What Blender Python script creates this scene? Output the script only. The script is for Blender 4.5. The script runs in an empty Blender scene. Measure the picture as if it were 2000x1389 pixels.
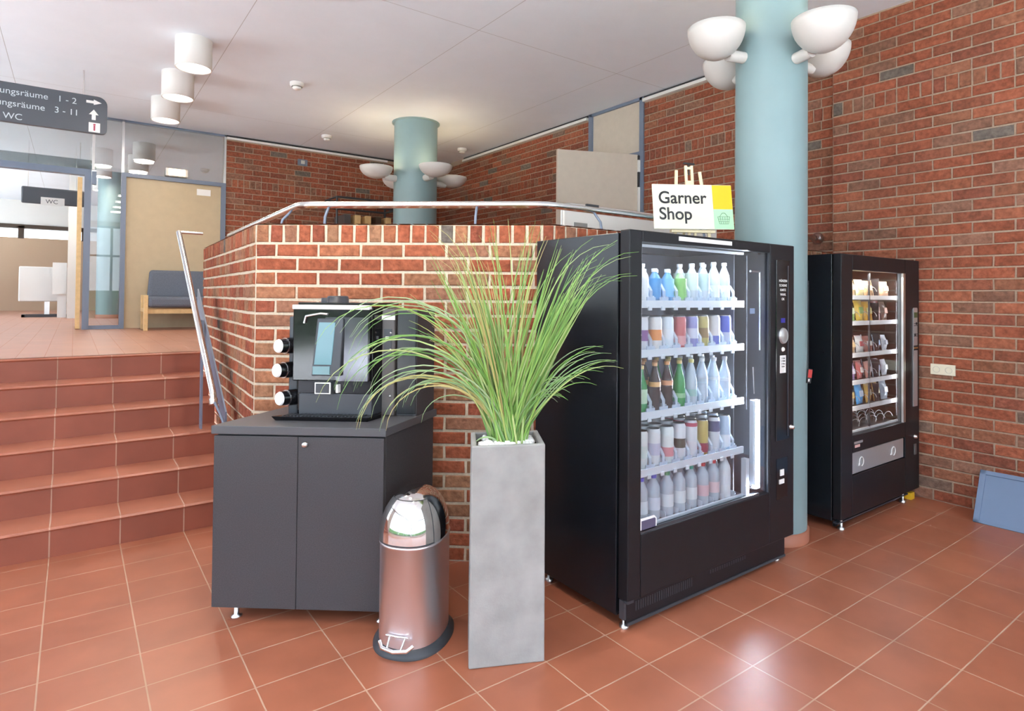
import bpy, math, random
from mathutils import Vector, Matrix
R = random.Random(7)
C = bpy.context.scene.collection
sc = bpy.context.scene
PI = math.pi
# ------------------------------------------------------------------ camera
# world: x runs along the machines' fronts, y along the right-hand brick wall, z up, metres
TH, PITCH, ROLL = .6266, .0158, .0092
F0, CY = 1182.49, 559.86
R0 = Vector((math.cos(TH), -math.sin(TH), 0)); G0 = Vector((math.sin(TH), math.cos(TH), 0)); Z0 = Vector((0, 0, 1))
FW = G0*math.cos(PITCH) + Z0*math.sin(PITCH); U0 = -G0*math.sin(PITCH) + Z0*math.cos(PITCH)
RR = R0*math.cos(ROLL) + U0*math.sin(ROLL); UU = -R0*math.sin(ROLL) + U0*math.cos(ROLL)
cd = bpy.data.cameras.new('camera'); cam = bpy.data.objects.new('camera', cd); C.objects.link(cam)
cd.sensor_fit = 'HORIZONTAL'; cd.sensor_width = 36; cd.lens = 36*F0/2000
cd.shift_x = 0; cd.shift_y = -(694.5-CY)/2000
cd.clip_start = .05; cd.clip_end = 200
m = Matrix.Identity(4)
for i in range(3):
    m[i][0] = RR[i]; m[i][1] = UU[i]; m[i][2] = -FW[i]
m[2][3] = 1.51
cam.matrix_world = m
sc.camera = cam
# ------------------------------------------------------------------ sky, lights, exposure
sc.view_settings.view_transform = 'Standard'; sc.view_settings.look = 'None'
sc.view_settings.gamma = 1; sc.view_settings.use_curve_mapping = False
sc.view_settings.exposure = -0.04
w = bpy.data.worlds.new('sky'); sc.world = w; w.use_nodes = True
nt = w.node_tree; bgn = nt.nodes['Background']
tc = nt.nodes.new('ShaderNodeTexCoord'); sp = nt.nodes.new('ShaderNodeSeparateXYZ'); rp = nt.nodes.new('ShaderNodeValToRGB')
nt.links.new(tc.outputs['Generated'], sp.inputs[0]); nt.links.new(sp.outputs['Z'], rp.inputs[0]); nt.links.new(rp.outputs[0], bgn.inputs[0])
rp.color_ramp.elements[0].color = (.84, .92, 1.0, 1); rp.color_ramp.elements[0].position = 0
rp.color_ramp.elements[1].color = (.62, .78, 1.0, 1); rp.color_ramp.elements[1].position = .8
bgn.inputs[1].default_value = 5.2
sc.cycles.use_denoising = True
sc.cycles.max_bounces = 10; sc.cycles.diffuse_bounces = 5; sc.cycles.glossy_bounces = 4
sc.cycles.transparent_max_bounces = 24; sc.cycles.transmission_bounces = 6
sc.cycles.sample_clamp_indirect = 20; sc.cycles.caustics_reflective = False; sc.cycles.caustics_refractive = False
sc.cycles.blur_glossy = .5
sl = bpy.data.lights.new('sun', 'SUN'); sl.energy = 36; sl.angle = .02; sl.color = (1, .98, .95)
so = bpy.data.objects.new('sun', sl); so.rotation_euler = (math.radians(-4), math.radians(-5), 0); C.objects.link(so)
def portal(loc, rot, sx, sy):
    l = bpy.data.lights.new('window_portal', 'AREA'); l.shape = 'RECTANGLE'; l.size = sx; l.size_y = sy
    l.cycles.is_portal = True
    o = bpy.data.objects.new('window_portal', l); o.location = loc; o.rotation_euler = rot; C.objects.link(o)
XL, YB, YT, XR, ZC, ZU, YG = -3.4, -4.6, 4.34, 5.29, 3.863, 1.02, 9.75     # left wall, back wall, first step, right wall, ceiling, upper floor, glazed wall
portal((XL-.05, -.2, 1.9), (0, -PI/2, 0), 3.2, 8.2)       # glazing on the left
portal((1.0, YB-.05, 1.9), (-PI/2, 0, 0), 8.2, 3.2)       # glazing behind the photographer
portal((XL-.05, 7.7, 2.45), (0, -PI/2, 0), 2.3, 3.6)      # glazing of the upper hall
portal((XL-.05, 14.75, 2.45), (0, -PI/2, 0), 2.5, 9.0)    # glazing added to brighten the far room
# ------------------------------------------------------------------ materials
def mat(name, col=(.8,.8,.8), rough=.5, metal=0, spec=.5, emit=None, estr=0, coat=0, noise=0, nscale=30, bump=0, bscale=60, attr=None, vary=None):
    m = bpy.data.materials.new(name); m.use_nodes = True; n = m.node_tree; b = n.nodes['Principled BSDF']
    b.inputs['Base Color'].default_value = (*col, 1); b.inputs['Roughness'].default_value = rough
    b.inputs['Metallic'].default_value = metal; b.inputs['Specular IOR Level'].default_value = spec
    b.inputs['Coat Weight'].default_value = coat
    if emit: b.inputs['Emission Color'].default_value = (*emit, 1); b.inputs['Emission Strength'].default_value = estr
    src = None
    if attr:
        a = n.nodes.new('ShaderNodeAttribute'); a.attribute_name = 'Col'; src = a.outputs['Color']; n.links.new(src, b.inputs['Base Color'])
    if noise or bump or attr:
        t = n.nodes.new('ShaderNodeTexCoord')
    if noise:
        q = n.nodes.new('ShaderNodeTexNoise'); q.inputs['Scale'].default_value = nscale; q.inputs['Detail'].default_value = 6
        n.links.new(t.outputs['Object'], q.inputs['Vector'])
        mr = n.nodes.new('ShaderNodeMapRange'); mr.inputs[1].default_value = .3; mr.inputs[2].default_value = .7
        mr.inputs[3].default_value = 1-noise; mr.inputs[4].default_value = 1+noise; n.links.new(q.outputs[0], mr.inputs[0])
        mx = n.nodes.new('ShaderNodeMix'); mx.data_type = 'RGBA'; mx.blend_type = 'MULTIPLY'; mx.inputs[0].default_value = 1
        if src: n.links.new(src, mx.inputs[6])
        else: mx.inputs[6].default_value = (*col, 1)
        n.links.new(mr.outputs[0], mx.inputs[7]); n.links.new(mx.outputs[2], b.inputs['Base Color'])
    if bump:
        q = n.nodes.new('ShaderNodeTexNoise'); q.inputs['Scale'].default_value = bscale; q.inputs['Detail'].default_value = 4
        n.links.new(t.outputs['Object'], q.inputs['Vector'])
        bp = n.nodes.new('ShaderNodeBump'); bp.inputs['Strength'].default_value = bump; bp.inputs['Distance'].default_value = .01
        n.links.new(q.outputs[0], bp.inputs['Height']); n.links.new(bp.outputs[0], b.inputs['Normal'])
    return m
def glass(name, tint=(1,1,1), refl=.12, rough=0.0, fres=True):
    m = bpy.data.materials.new(name); m.use_nodes = True; n = m.node_tree; n.nodes.clear()
    o = n.nodes.new('ShaderNodeOutputMaterial'); t = n.nodes.new('ShaderNodeBsdfTransparent'); g = n.nodes.new('ShaderNodeBsdfGlossy')
    t.inputs[0].default_value = (*tint, 1); g.inputs['Roughness'].default_value = rough
    x = n.nodes.new('ShaderNodeMixShader'); l = n.nodes.new('ShaderNodeLayerWeight'); l.inputs[0].default_value = .35
    mr = n.nodes.new('ShaderNodeMapRange'); mr.inputs[3].default_value = refl; mr.inputs[4].default_value = min(1, refl+(.5 if refl > .2 else .16))
    n.links.new(l.outputs['Fresnel'], mr.inputs[0]); n.links.new(mr.outputs[0], x.inputs[0])
    n.links.new(t.outputs[0], x.inputs[1]); n.links.new(g.outputs[0], x.inputs[2]); n.links.new(x.outputs[0], o.inputs[0])
    return m
def clear_plastic(name, tint, body=.3):
    m = bpy.data.materials.new(name); m.use_nodes = True; n = m.node_tree; n.nodes.clear()
    o = n.nodes.new('ShaderNodeOutputMaterial'); t = n.nodes.new('ShaderNodeBsdfTransparent'); t.inputs[0].default_value = (*tint, 1)
    p = n.nodes.new('ShaderNodeBsdfPrincipled'); p.inputs['Base Color'].default_value = (*tint, 1); p.inputs['Roughness'].default_value = .08
    x = n.nodes.new('ShaderNodeMixShader'); x.inputs[0].default_value = body
    n.links.new(t.outputs[0], x.inputs[1]); n.links.new(p.outputs[0], x.inputs[2]); n.links.new(x.outputs[0], o.inputs[0])
    return m
def tile_mat(name, c1, c2, mortar, w_, h_, ox, oy, msize=.004, rough=.4, plane='xy', bias=0.0, spec=.5, nz=.12):
    m = bpy.data.materials.new(name); m.use_nodes = True; n = m.node_tree; b = n.nodes['Principled BSDF']
    t = n.nodes.new('ShaderNodeTexCoord'); mp = n.nodes.new('ShaderNodeSeparateXYZ'); cb = n.nodes.new('ShaderNodeCombineXYZ')
    n.links.new(t.outputs['Object'], mp.inputs[0])
    for k, ax in enumerate(plane):
        ad = n.nodes.new('ShaderNodeMath'); ad.operation = 'SUBTRACT'; ad.inputs[1].default_value = (ox, oy)[k]
        n.links.new(mp.outputs['xyz'.index(ax)], ad.inputs[0]); n.links.new(ad.outputs[0], cb.inputs[k])
    br = n.nodes.new('ShaderNodeTexBrick'); br.offset = 0; br.squash = 1
    for k, v in (('Color1', (*c1, 1)), ('Color2', (*c2, 1)), ('Mortar', (*mortar, 1)), ('Scale', 1), ('Mortar Size', msize), ('Mortar Smooth', .2), ('Bias', bias), ('Brick Width', w_), ('Row Height', h_)):
        br.inputs[k].default_value = v
    n.links.new(cb.outputs[0], br.inputs['Vector'])
    q = n.nodes.new('ShaderNodeTexNoise'); q.inputs['Scale'].default_value = 3.5; q.inputs['Detail'].default_value = 5
    n.links.new(t.outputs['Object'], q.inputs['Vector'])
    mr = n.nodes.new('ShaderNodeMapRange'); mr.inputs[1].default_value = .3; mr.inputs[2].default_value = .7; mr.inputs[3].default_value = 1-nz; mr.inputs[4].default_value = 1+nz
    n.links.new(q.outputs[0], mr.inputs[0])
    mx = n.nodes.new('ShaderNodeMix'); mx.data_type = 'RGBA'; mx.blend_type = 'MULTIPLY'; mx.inputs[0].default_value = 1
    n.links.new(br.outputs['Color'], mx.inputs[6]); n.links.new(mr.outputs[0], mx.inputs[7]); n.links.new(mx.outputs[2], b.inputs['Base Color'])
    rm = n.nodes.new('ShaderNodeMapRange'); rm.inputs[3].default_value = rough; rm.inputs[4].default_value = .75
    n.links.new(br.outputs['Fac'], rm.inputs[0]); n.links.new(rm.outputs[0], b.inputs['Roughness'])
    bp = n.nodes.new('ShaderNodeBump'); bp.inputs['Strength'].default_value = .35; bp.inputs['Distance'].default_value = .003; bp.invert = True
    n.links.new(br.outputs['Fac'], bp.inputs['Height']); n.links.new(bp.outputs[0], b.inputs['Normal'])
    b.inputs['Specular IOR Level'].default_value = spec
    return m
M = {}
M['brick'] = mat('brick', rough=.9, attr=True, noise=.30, nscale=34, bump=.9, bscale=38, spec=.12)
M['mortar_light'] = mat('mortar_light', (.68,.58,.44), .95, noise=.12, nscale=80, bump=.3, bscale=120)
M['mortar'] = mat('mortar', (.42,.31,.23), .95, noise=.12, nscale=80)
M['floor'] = tile_mat('terracotta_floor', (.38,.125,.066), (.34,.108,.057), (.46,.28,.19), .3392, .2547, 1.6076, 1.7008, .0032, .38, spec=.65)
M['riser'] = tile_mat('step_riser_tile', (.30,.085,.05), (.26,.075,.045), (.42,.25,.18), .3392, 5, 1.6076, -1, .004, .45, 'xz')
M['tread'] = tile_mat('step_tread_tile', (.42,.15,.09), (.39,.14,.085), (.50,.30,.22), .3392, 5, 1.6076, -1, .004, .34)  # paler than the risers: glare on the treads put into the colour
M['upper'] = tile_mat('upper_floor_tile', (.47,.22,.14), (.45,.21,.135), (.50,.27,.19), .17, .17, 0, 0, .003, .38, nz=.06)
M['ceil'] = tile_mat('ceiling_board', (.80,.87,.94), (.79,.86,.93), (.50,.52,.54), 1.72, 4.1, 1.15, .4, .003, .85, nz=.015, spec=.2)
M['white'] = mat('white_paint', (.78,.77,.74), .45)
M['bowlwhite'] = mat('lamp_bowl_white', (.62,.60,.57), .35)
M['teal'] = mat('pale_teal_paint', (.235,.345,.36), .42, noise=.03, nscale=4)
M['terra'] = mat('terracotta_base', (.40,.15,.09), .5)
M['bluegrey'] = mat('blue_grey_paint', (.17,.21,.29), .4)
M['bluepanel'] = mat('blue_panel_paint', (.14,.205,.33), .45)
M['beige'] = mat('beige_laminate', (.53,.42,.27), .45, noise=.04, nscale=9)
M['greige'] = mat('greige_laminate', (.60,.52,.43), .5, noise=.03, nscale=14)
M['wood'] = mat('light_wood', (.72,.50,.24), .5, noise=.1, nscale=20)
M['palewood'] = mat('pale_pine', (.80,.66,.42), .5, noise=.08, nscale=30)
M['steel'] = mat('brushed_steel', (.72,.72,.72), .22, 1)
M['chrome'] = mat('polished_chrome', (.82,.80,.79), .07, 1)
M['satin'] = mat('satin_steel', (.86,.82,.86), .36, 1)
M['black'] = mat('black_powder_coat', (.010,.012,.016), .22, spec=.5, noise=.15, nscale=5)
M['blackfront'] = mat('black_front_panel', (.011,.011,.014), .38, spec=.3, noise=.12, nscale=6)
M['gloss'] = mat('black_gloss', (.008,.008,.010), .10)
M['rubber'] = mat('dark_grey_rubber', (.05,.055,.065), .5)
M['anth'] = mat('anthracite_laminate', (.052,.050,.056), .55, noise=.25, nscale=220)
M['anthtop'] = mat('anthracite_worktop', (.085,.085,.095), .42)
M['greyplast'] = mat('dark_grey_plastic', (.045,.05,.062), .35)
M['smoke'] = mat('grey_side_panel', (.10,.09,.09), .35)
M['concrete'] = mat('grey_concrete', (.345,.345,.335), .8, noise=.16, nscale=7, bump=.1, bscale=90)
M['pebble'] = mat('white_pebble', (.85,.85,.83), .6)
M['soil'] = mat('dark_soil', (.03,.025,.02), .9)
M['grass'] = mat('grass_blade', rough=.45, attr=True)
M['dark'] = mat('dark_interior', (.03,.032,.04), .5)
M['interior'] = mat('machine_interior_grey', (.035,.04,.055), .45)
M['shelfw'] = mat('white_shelf_plastic', (.75,.80,.86), .35)
M['clearhook'] = clear_plastic('translucent_hook', (.85,.92,1.0), .45)
M['glass'] = glass('machine_glass', (.94,.96,.98), .045)
M['glass2'] = glass('partition_glass', (.80,.86,.86), .48)
M['glass3'] = glass('window_glass', (.98,.99,.99), .04)
M['led'] = mat('led_strip', (.9,.95,1), .4, emit=(.80,.88,1.0), estr=9)
M['ledsoft'] = mat('led_tube', (.5,.53,.56), .4, emit=(.80,.88,1.0), estr=.25)
M['lampon'] = mat('lamp_diffuser', (1,1,1), .4, emit=(1.0,.95,.86), estr=9)
M['warmon'] = mat('warm_lamp', (1,.9,.7), .4, emit=(1.0,.72,.38), estr=6)
M['screen'] = mat('touch_screen', (.03,.05,.06), .1, emit=(.28,.55,.66), estr=.75)
M['signgrey'] = mat('sign_grey', (.085,.095,.115), .5)
M['signtext'] = mat('sign_lettering', (.62,.68,.72), .5)
M['paper'] = mat('white_paper', (.85,.85,.84), .6)
M['signcream'] = mat('sign_cream', (.72,.69,.55), .5)
M['yellow'] = mat('sign_yellow', (.80,.48,.0), .5)
M['mint'] = mat('sign_mint', (.38,.66,.40), .5)
M['ink'] = mat('black_ink', (.01,.01,.012), .5)
M['greyink'] = mat('grey_ink', (.14,.22,.16), .6)
M['fabric'] = mat('grey_blue_fabric', (.13,.15,.19), .9, noise=.1, nscale=80)
M['red'] = mat('red_plastic', (.55,.03,.03), .4)
M['yellowp'] = mat('yellow_plastic', (.85,.50,.03), .4)
M['bluescreen'] = mat('blue_display', (.01,.01,.08), .3, emit=(.06,.06,.5), estr=.5)
M['green'] = mat('outside_grass', (.10,.17,.07), .9, noise=.2, nscale=1)
M['paving'] = mat('pale_bounce_paving', (.85,.87,.90), .9, noise=.05, nscale=2)  # near-white ground, added to bounce daylight up to the ceiling
M['hedge'] = mat('outside_hedge', (.06,.11,.04), .9, noise=.4, nscale=2)
M['silver'] = mat('silver_panel', (.50,.50,.51), .35, .6)
M['alu'] = mat('aluminium', (.75,.75,.75), .3, 1)
M['darkframe'] = mat('dark_wood_frame', (.07,.045,.03), .6)
def cmat(c, rough=.35, metal=0):
    k = 'c%03d%03d%03d%d%d' % (*[int(x*255) for x in c], int(rough*10), int(metal*10))
    if k not in M: M[k] = mat('colour_'+k[1:], c, rough, metal)
    return M[k]
# ------------------------------------------------------------------ mesh builder
class MB:
    def __init__(s): s.v = []; s.f = []; s.m = []; s.c = []; s.s = []; s.T = None
    def add(s, vs, fs, mi=0, col=None, smooth=False):
        o = len(s.v)
        if s.T is not None: vs = [s.T @ Vector(p) for p in vs]
        s.v += [tuple(p) for p in vs]
        for f in fs: s.f.append([i+o for i in f]); s.m.append(mi); s.c.append(col); s.s.append(smooth)
        return s
    def hexa(s, p, mi=0, col=None):   # p: bottom 4 ccw, top 4 ccw
        return s.add(p, [(3,2,1,0),(4,5,6,7),(0,1,5,4),(1,2,6,5),(2,3,7,6),(3,0,4,7)], mi, col)
    def box(s, x0, x1, y0, y1, z0, z1, mi=0, col=None):
        return s.hexa([(x0,y0,z0),(x1,y0,z0),(x1,y1,z0),(x0,y1,z0),(x0,y0,z1),(x1,y0,z1),(x1,y1,z1),(x0,y1,z1)], mi, col)
    def prism(s, poly, z0, z1, mi=0, col=None):
        n = len(poly)
        vs = [(x,y,z0) for x,y in poly]+[(x,y,z1) for x,y in poly]
        return s.add(vs, [list(range(n))[::-1], list(range(n,2*n))]+[(i,(i+1)%n,n+(i+1)%n,n+i) for i in range(n)], mi, col)
    def prismy(s, poly, y0, y1, mi=0):   # polygon in x,z extruded along y (y0 front)
        n = len(poly)
        vs = [(x,y0,z) for x,z in poly]+[(x,y1,z) for x,z in poly]
        return s.add(vs, [list(range(n)), list(range(n,2*n))[::-1]]+[(i,n+i,n+(i+1)%n,(i+1)%n) for i in range(n)], mi)
    def prismx(s, poly, x0, x1, mi=0):   # polygon in y,z extruded along x
        n = len(poly)
        vs = [(x0,y,z) for y,z in poly]+[(x1,y,z) for y,z in poly]
        return s.add(vs, [list(range(n))[::-1], list(range(n,2*n))]+[(i,(i+1)%n,n+(i+1)%n,n+i) for i in range(n)], mi)
    def tube(s, pts, r, n=12, mi=0, caps=True, col=None):
        pts = [Vector(p) for p in pts]; rs = r if isinstance(r, (list, tuple)) else [r]*len(pts)
        vs = []; up = None
        for i, p in enumerate(pts):
            t = (pts[min(i+1, len(pts)-1)]-pts[max(i-1, 0)]).normalized()
            if up is None: up = Vector((0,0,1)) if abs(t.z) < .9 else Vector((1,0,0))
            a = t.cross(up).normalized(); b = a.cross(t).normalized(); up = b
            vs += [p+(a*math.cos(2*PI*k/n)+b*math.sin(2*PI*k/n))*rs[i] for k in range(n)]
        fs = [(i*n+k, i*n+(k+1)%n, (i+1)*n+(k+1)%n, (i+1)*n+k) for i in range(len(pts)-1) for k in range(n)]
        s.add(vs, fs, mi, col, True)
        if caps:
            s.add(vs[:n], [list(range(n))[::-1]], mi, col); s.add(vs[-n:], [list(range(n))], mi, col)
        return s
    def lathe(s, prof, n=24, o=(0,0,0), mi=0, smooth=True, sx=1, sy=1):
        vs = []; fs = []; idx = []
        for r, z in prof:
            idx.append(len(vs))
            if r < 1e-6: vs.append((o[0], o[1], o[2]+z))
            else: vs += [(o[0]+sx*r*math.cos(2*PI*k/n), o[1]+sy*r*math.sin(2*PI*k/n), o[2]+z) for k in range(n)]
        for j in range(len(prof)-1):
            a, b = idx[j], idx[j+1]; ra, rb = prof[j][0] < 1e-6, prof[j+1][0] < 1e-6
            for k in range(n):
                q = (k+1) % n
                if ra and rb: continue
                if ra: fs.append((a, b+q, b+k))
                elif rb: fs.append((a+k, a+q, b))
                else: fs.append((a+k, a+q, b+q, b+k))
        return s.add(vs, fs, mi, None, smooth)
    def mesh(s, name, mats):
        me = bpy.data.meshes.new(name); me.from_pydata(s.v, [], s.f)
        for x in mats: me.materials.append(M[x] if isinstance(x, str) else x)
        me.polygons.foreach_set('material_index', s.m); me.polygons.foreach_set('use_smooth', s.s)
        if any(c is not None for c in s.c):
            at = me.color_attributes.new('Col', 'FLOAT_COLOR', 'CORNER'); d = []
            for f, c in zip(s.f, s.c): d += [*(c or (.5,.5,.5)), 1]*len(f)
            at.data.foreach_set('color', d)
        me.update(); return me
    def build(s, name, mats, parent=None, bevel=0, loc=None, rotz=0, seg=2, angle=30):
        if not isinstance(mats, (list, tuple)): mats = [mats]
        o = bpy.data.objects.new(name, s.mesh(name, mats)); C.objects.link(o)
        if parent: o.parent = parent
        if loc: o.location = loc
        if rotz: o.rotation_euler = (0,0,rotz)
        if bevel:
            b = o.modifiers.new('bevel', 'BEVEL'); b.width = bevel; b.segments = seg; b.limit_method = 'ANGLE'; b.angle_limit = math.radians(angle)
            b.harden_normals = False
        return o
def tag(o, label=None, cat=None, group=None, kind=None):
    if label: o['label'] = label
    if cat: o['category'] = cat
    if group: o['group'] = group
    if kind: o['kind'] = kind
    return o
def thing(name, label, cat, loc=(0,0,0), rotz=0, group=None, kind=None):
    o = bpy.data.objects.new(name, None); C.objects.link(o); o.empty_display_size = .1
    o.location = loc; o.rotation_euler = (0,0,rotz)
    return tag(o, label, cat, group, kind)
def copy_tree(o, parent=None):
    c = o.copy(); C.objects.link(c); c.parent = parent
    for ch in o.children: copy_tree(ch, c)
    return c
def text(name, body, size, mt, parent, loc, rot=(PI/2,0,0), align='LEFT', extrude=.0008, bold=0, sx=1):
    cu = bpy.data.curves.new(name, 'FONT'); cu.body = body; cu.size = size; cu.extrude = extrude; cu.align_x = align; cu.offset = bold
    to = bpy.data.objects.new(name, cu); C.objects.link(to); me = bpy.data.meshes.new_from_object(to.evaluated_get(bpy.context.evaluated_depsgraph_get()))
    bpy.data.objects.remove(to); me.materials.clear(); me.materials.append(M[mt])
    o = bpy.data.objects.new(name, me); C.objects.link(o); o.parent = parent; o.location = loc; o.rotation_euler = rot
    return o
def arc(cx, cy, r, a0, a1, n=6): return [(cx+r*math.cos(a0+(a1-a0)*i/n), cy+r*math.sin(a0+(a1-a0)*i/n)) for i in range(n+1)]
# ------------------------------------------------------------------ bricks
NEAR = [(.35,.105,.055),(.33,.095,.05),(.37,.135,.07),(.35,.155,.085),(.29,.085,.05),(.36,.11,.058),(.33,.165,.095),(.31,.145,.09)]
FAR = [(.31,.10,.058),(.29,.09,.052),(.33,.115,.066),(.27,.095,.058),(.25,.085,.055),(.31,.098,.056),(.29,.12,.072),(.25,.125,.085)]
SPOT = [(.17,.14,.12),(.20,.13,.10)]
def brick(mb, P, d, nrm, s0, s1, z0, z1, pal, out=.008, jit=.0022):
    c = R.choice(pal) if R.random() > (.012 if pal is NEAR else .03) else R.choice(SPOT); k = .88+.24*R.random(); c = tuple(x*k for x in c)
    j = lambda: (R.random()-.5)*2*jit
    ch = .004; a = []
    for (s, z) in ((s0,z0),(s1,z0),(s1,z1),(s0,z1)): a.append(P+d*s+Vector((0,0,z))-nrm*.01)
    q = []
    for (s, z) in ((s0,z0),(s1,z0),(s1,z1),(s0,z1)): q.append(P+d*(s+j())+Vector((0,0,z+j()))+nrm*(out-.003))
    f = []
    for (s, z) in ((s0+ch,z0+ch),(s1-ch,z0+ch),(s1-ch,z1-ch),(s0+ch,z1-ch)): f.append(P+d*(s+j())+Vector((0,0,z+j()))+nrm*(out+R.random()*.002))
    vs = a+q+f; fs = [(8,9,10,11)]
    for i in range(4):
        k2 = (i+1) % 4; fs += [(i,k2,4+k2,4+i), (4+i,4+k2,8+k2,8+i)]
    mb.add(vs, fs, 0, c)
def lay(mb, P, d, nrm, L, zs, pal, mj=.012, holes=(), L0=.25, phase=0):
    """zs: list of (z0, z1, kind) courses; holes: (s0,s1,z0,z1)"""
    for ci, (z0, z1, kind) in enumerate(zs):
        p = L0 if kind == 's' else .0835
        off = ((ci % 2)*.5+phase)*p if kind == 's' else 0
        s = -off
        while s < L-.01:
            a, b = max(0, s)+mj/2, min(L, s+p)-mj/2
            s += p
            if b-a < .03: continue
            segs = [(a, b)]
            for h in holes:
                if z1 > h[2]+.01 and z0 < h[3]-.01:
                    ns = []
                    for (u, v) in segs:
                        if v <= h[0] or u >= h[1]: ns.append((u, v)); continue
                        if u < h[0]: ns.append((u, h[0]))
                        if v > h[1]: ns.append((h[1], v))
                    segs = ns
            for (u, v) in segs:
                if v-u > .015: brick(mb, P, d, nrm, u, v, z0+mj/2, z1-mj/2, pal)
def courses(z0, z1, h, soldier=None):
    out = []; z = z0
    while z < z1-.02:
        if soldier and abs(z-soldier[0]) < h*.51: out.append((z, z+.118, 'r')); z += .118; continue
        out.append((z, min(z+h, z1), 's')); z += h
    return out
# ------------------------------------------------------------------ room shell
def S(o, label, cat): return tag(o, label, cat, kind='structure')
mb = MB(); mb.add([(XL,YB,0),(XR+.3,YB,0),(XR+.3,YT+.3,0),(XL,YT+.3,0)], [(0,1,2,3)]); S(mb.build('floor', 'floor'), 'terracotta tiled floor of the entrance hall', 'floor')
mb = MB()   # upper hall floor: behind the parapet and on to the far rooms
mb.add([(XL,5.70,ZU),(.92,5.70,ZU),(.90,3.80,ZU),(2.22,2.70,ZU),(5.5,2.70,ZU),(5.5,YG,ZU),(5.5,20,ZU),(XL,20,ZU)], [(0,1,2,3,4,5,6,7)])
S(mb.build('floor_upper', 'upper'), 'pinkish upper hall floor at the head of the steps', 'floor')
mb = MB(); mb.box(XL-.2, 6.6, YB-.2, 20.2, ZC, ZC+.12); S(mb.build('ceiling', 'ceil'), 'pale grey flat ceiling with thin board seams', 'ceiling')
# steps
RH, TD = ZU/6, .272
st = thing('stairs', 'six terracotta tiled steps rising to the upper hall', 'steps', kind='structure')
for k in range(6):
    y0 = YT+k*TD; mb = MB(); z1 = (k+1)*RH
    y1 = y0+TD+.02 if k < 5 else y0+.03
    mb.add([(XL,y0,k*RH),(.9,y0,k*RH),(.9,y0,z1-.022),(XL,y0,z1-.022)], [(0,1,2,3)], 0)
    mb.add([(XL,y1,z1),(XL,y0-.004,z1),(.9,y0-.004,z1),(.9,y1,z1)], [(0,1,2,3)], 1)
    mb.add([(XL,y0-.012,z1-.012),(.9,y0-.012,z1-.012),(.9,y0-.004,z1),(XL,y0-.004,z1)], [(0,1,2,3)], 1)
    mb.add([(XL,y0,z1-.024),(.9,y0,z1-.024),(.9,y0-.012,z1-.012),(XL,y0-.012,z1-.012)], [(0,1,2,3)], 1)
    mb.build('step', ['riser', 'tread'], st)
# right-hand brick wall: nearer, thicker part and set-back part
SOL = (3.06, 3.175)
def wallbox(name, poly, z0, z1, mt, label):
    mb = MB(); mb.prism(poly, z0, z1); return S(mb.build(name, mt), label, 'wall')
def brickskin(parent, args, pal, **kw):
    mb = MB(); lay(mb, *args, pal, **kw); return mb.build('bricks', 'brick', parent)
mb = MB(); mb.box(XR, XR+.3, YB-.2, -2.2, 0, ZC, 0); mb.box(XR, XR+.3, -1.0, .75, 0, ZC, 0); mb.box(XR, XR+.3, -2.2, -1.0, 3.2, ZC, 0); mb.box(XR, XR+.3, -2.2, -1.0, 0, .1, 0)
S(mb.build('wall_right_front', mat('warm_grey_wall', (.42,.41,.41), .7)), 'plain grey wall on the right beyond the picture edge', 'wall')
w1 = wallbox('wall_right', [(XR,.75),(XR+.3,.75),(XR+.3,2.60),(XR,2.60)], 0, ZC, 'mortar', 'red brick wall on the right beside the snack machine')
brickskin(w1, (Vector((XR,2.60,0)), Vector((0,-1,0)), Vector((-1,0,0)), 1.85, courses(0, ZC-.01, .0832, SOL)), FAR)
mb = MB(); lay(mb, Vector((XR,2.60,0)), Vector((1,0,0)), Vector((0,1,0)), .1, courses(ZU, ZC-.01, .0832, SOL), FAR); mb.build('bricks', 'brick', w1)
D0, D1 = 4.84, 5.73
w2 = thing('wall_right_upper', 'set-back red brick wall with the doorway above the parapet', 'wall', kind='structure')
mb = MB(); X2 = 5.39
mb.box(X2, X2+.25, 2.5, D0, 0, ZC); mb.box(X2, X2+.25, D1, YG+.2, 0, ZC); mb.build('wall_core', 'mortar', w2)
zsU = courses(ZU, ZC-.075, .0832, SOL)
brickskin(w2, (Vector((X2,YG,0)), Vector((0,-1,0)), Vector((-1,0,0)), YG-2.6, zsU), FAR, holes=((YG-D1-.0, YG-D0, 0, 9),))
w3 = thing('wall_back', 'red brick back wall of the upper hall', 'wall', kind='structure')
mb = MB(); mb.box(1.80, X2+.2, YG, YG+.25, 0, ZC); mb.build('wall_core', 'mortar', w3)
brickskin(w3, (Vector((1.80,YG,0)), Vector((1,0,0)), Vector((0,-1,0)), X2-1.80, zsU), FAR)
# ceiling profiles over the brick walls; dark strips paint the shadow above them
tr = thing('trim_1', 'white ceiling profile over the back brick wall', 'trim', kind='structure')
mb = MB(); mb.box(1.80, 4.35, YG-.05, YG-.008, ZC-.065, ZC-.035, 0); mb.box(1.80, X2, YG-.03, YG-.008, ZC-.03, ZC-.005, 1); mb.build('profile', ['white', 'dark'], tr)
tr = thing('trim_2', 'white ceiling profile over the set-back right brick wall', 'trim', kind='structure')
mb = MB()
for a, b in ((2.75, D0-.03), (D1+.03, YG-.9)):
    mb.box(X2-.06, X2-.008, a, b, ZC-.07, ZC-.035, 0); mb.box(X2-.03, X2-.008, a, b, ZC-.035, ZC-.004, 1)
mb.build('profile', ['white', 'dark'], tr)
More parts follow.
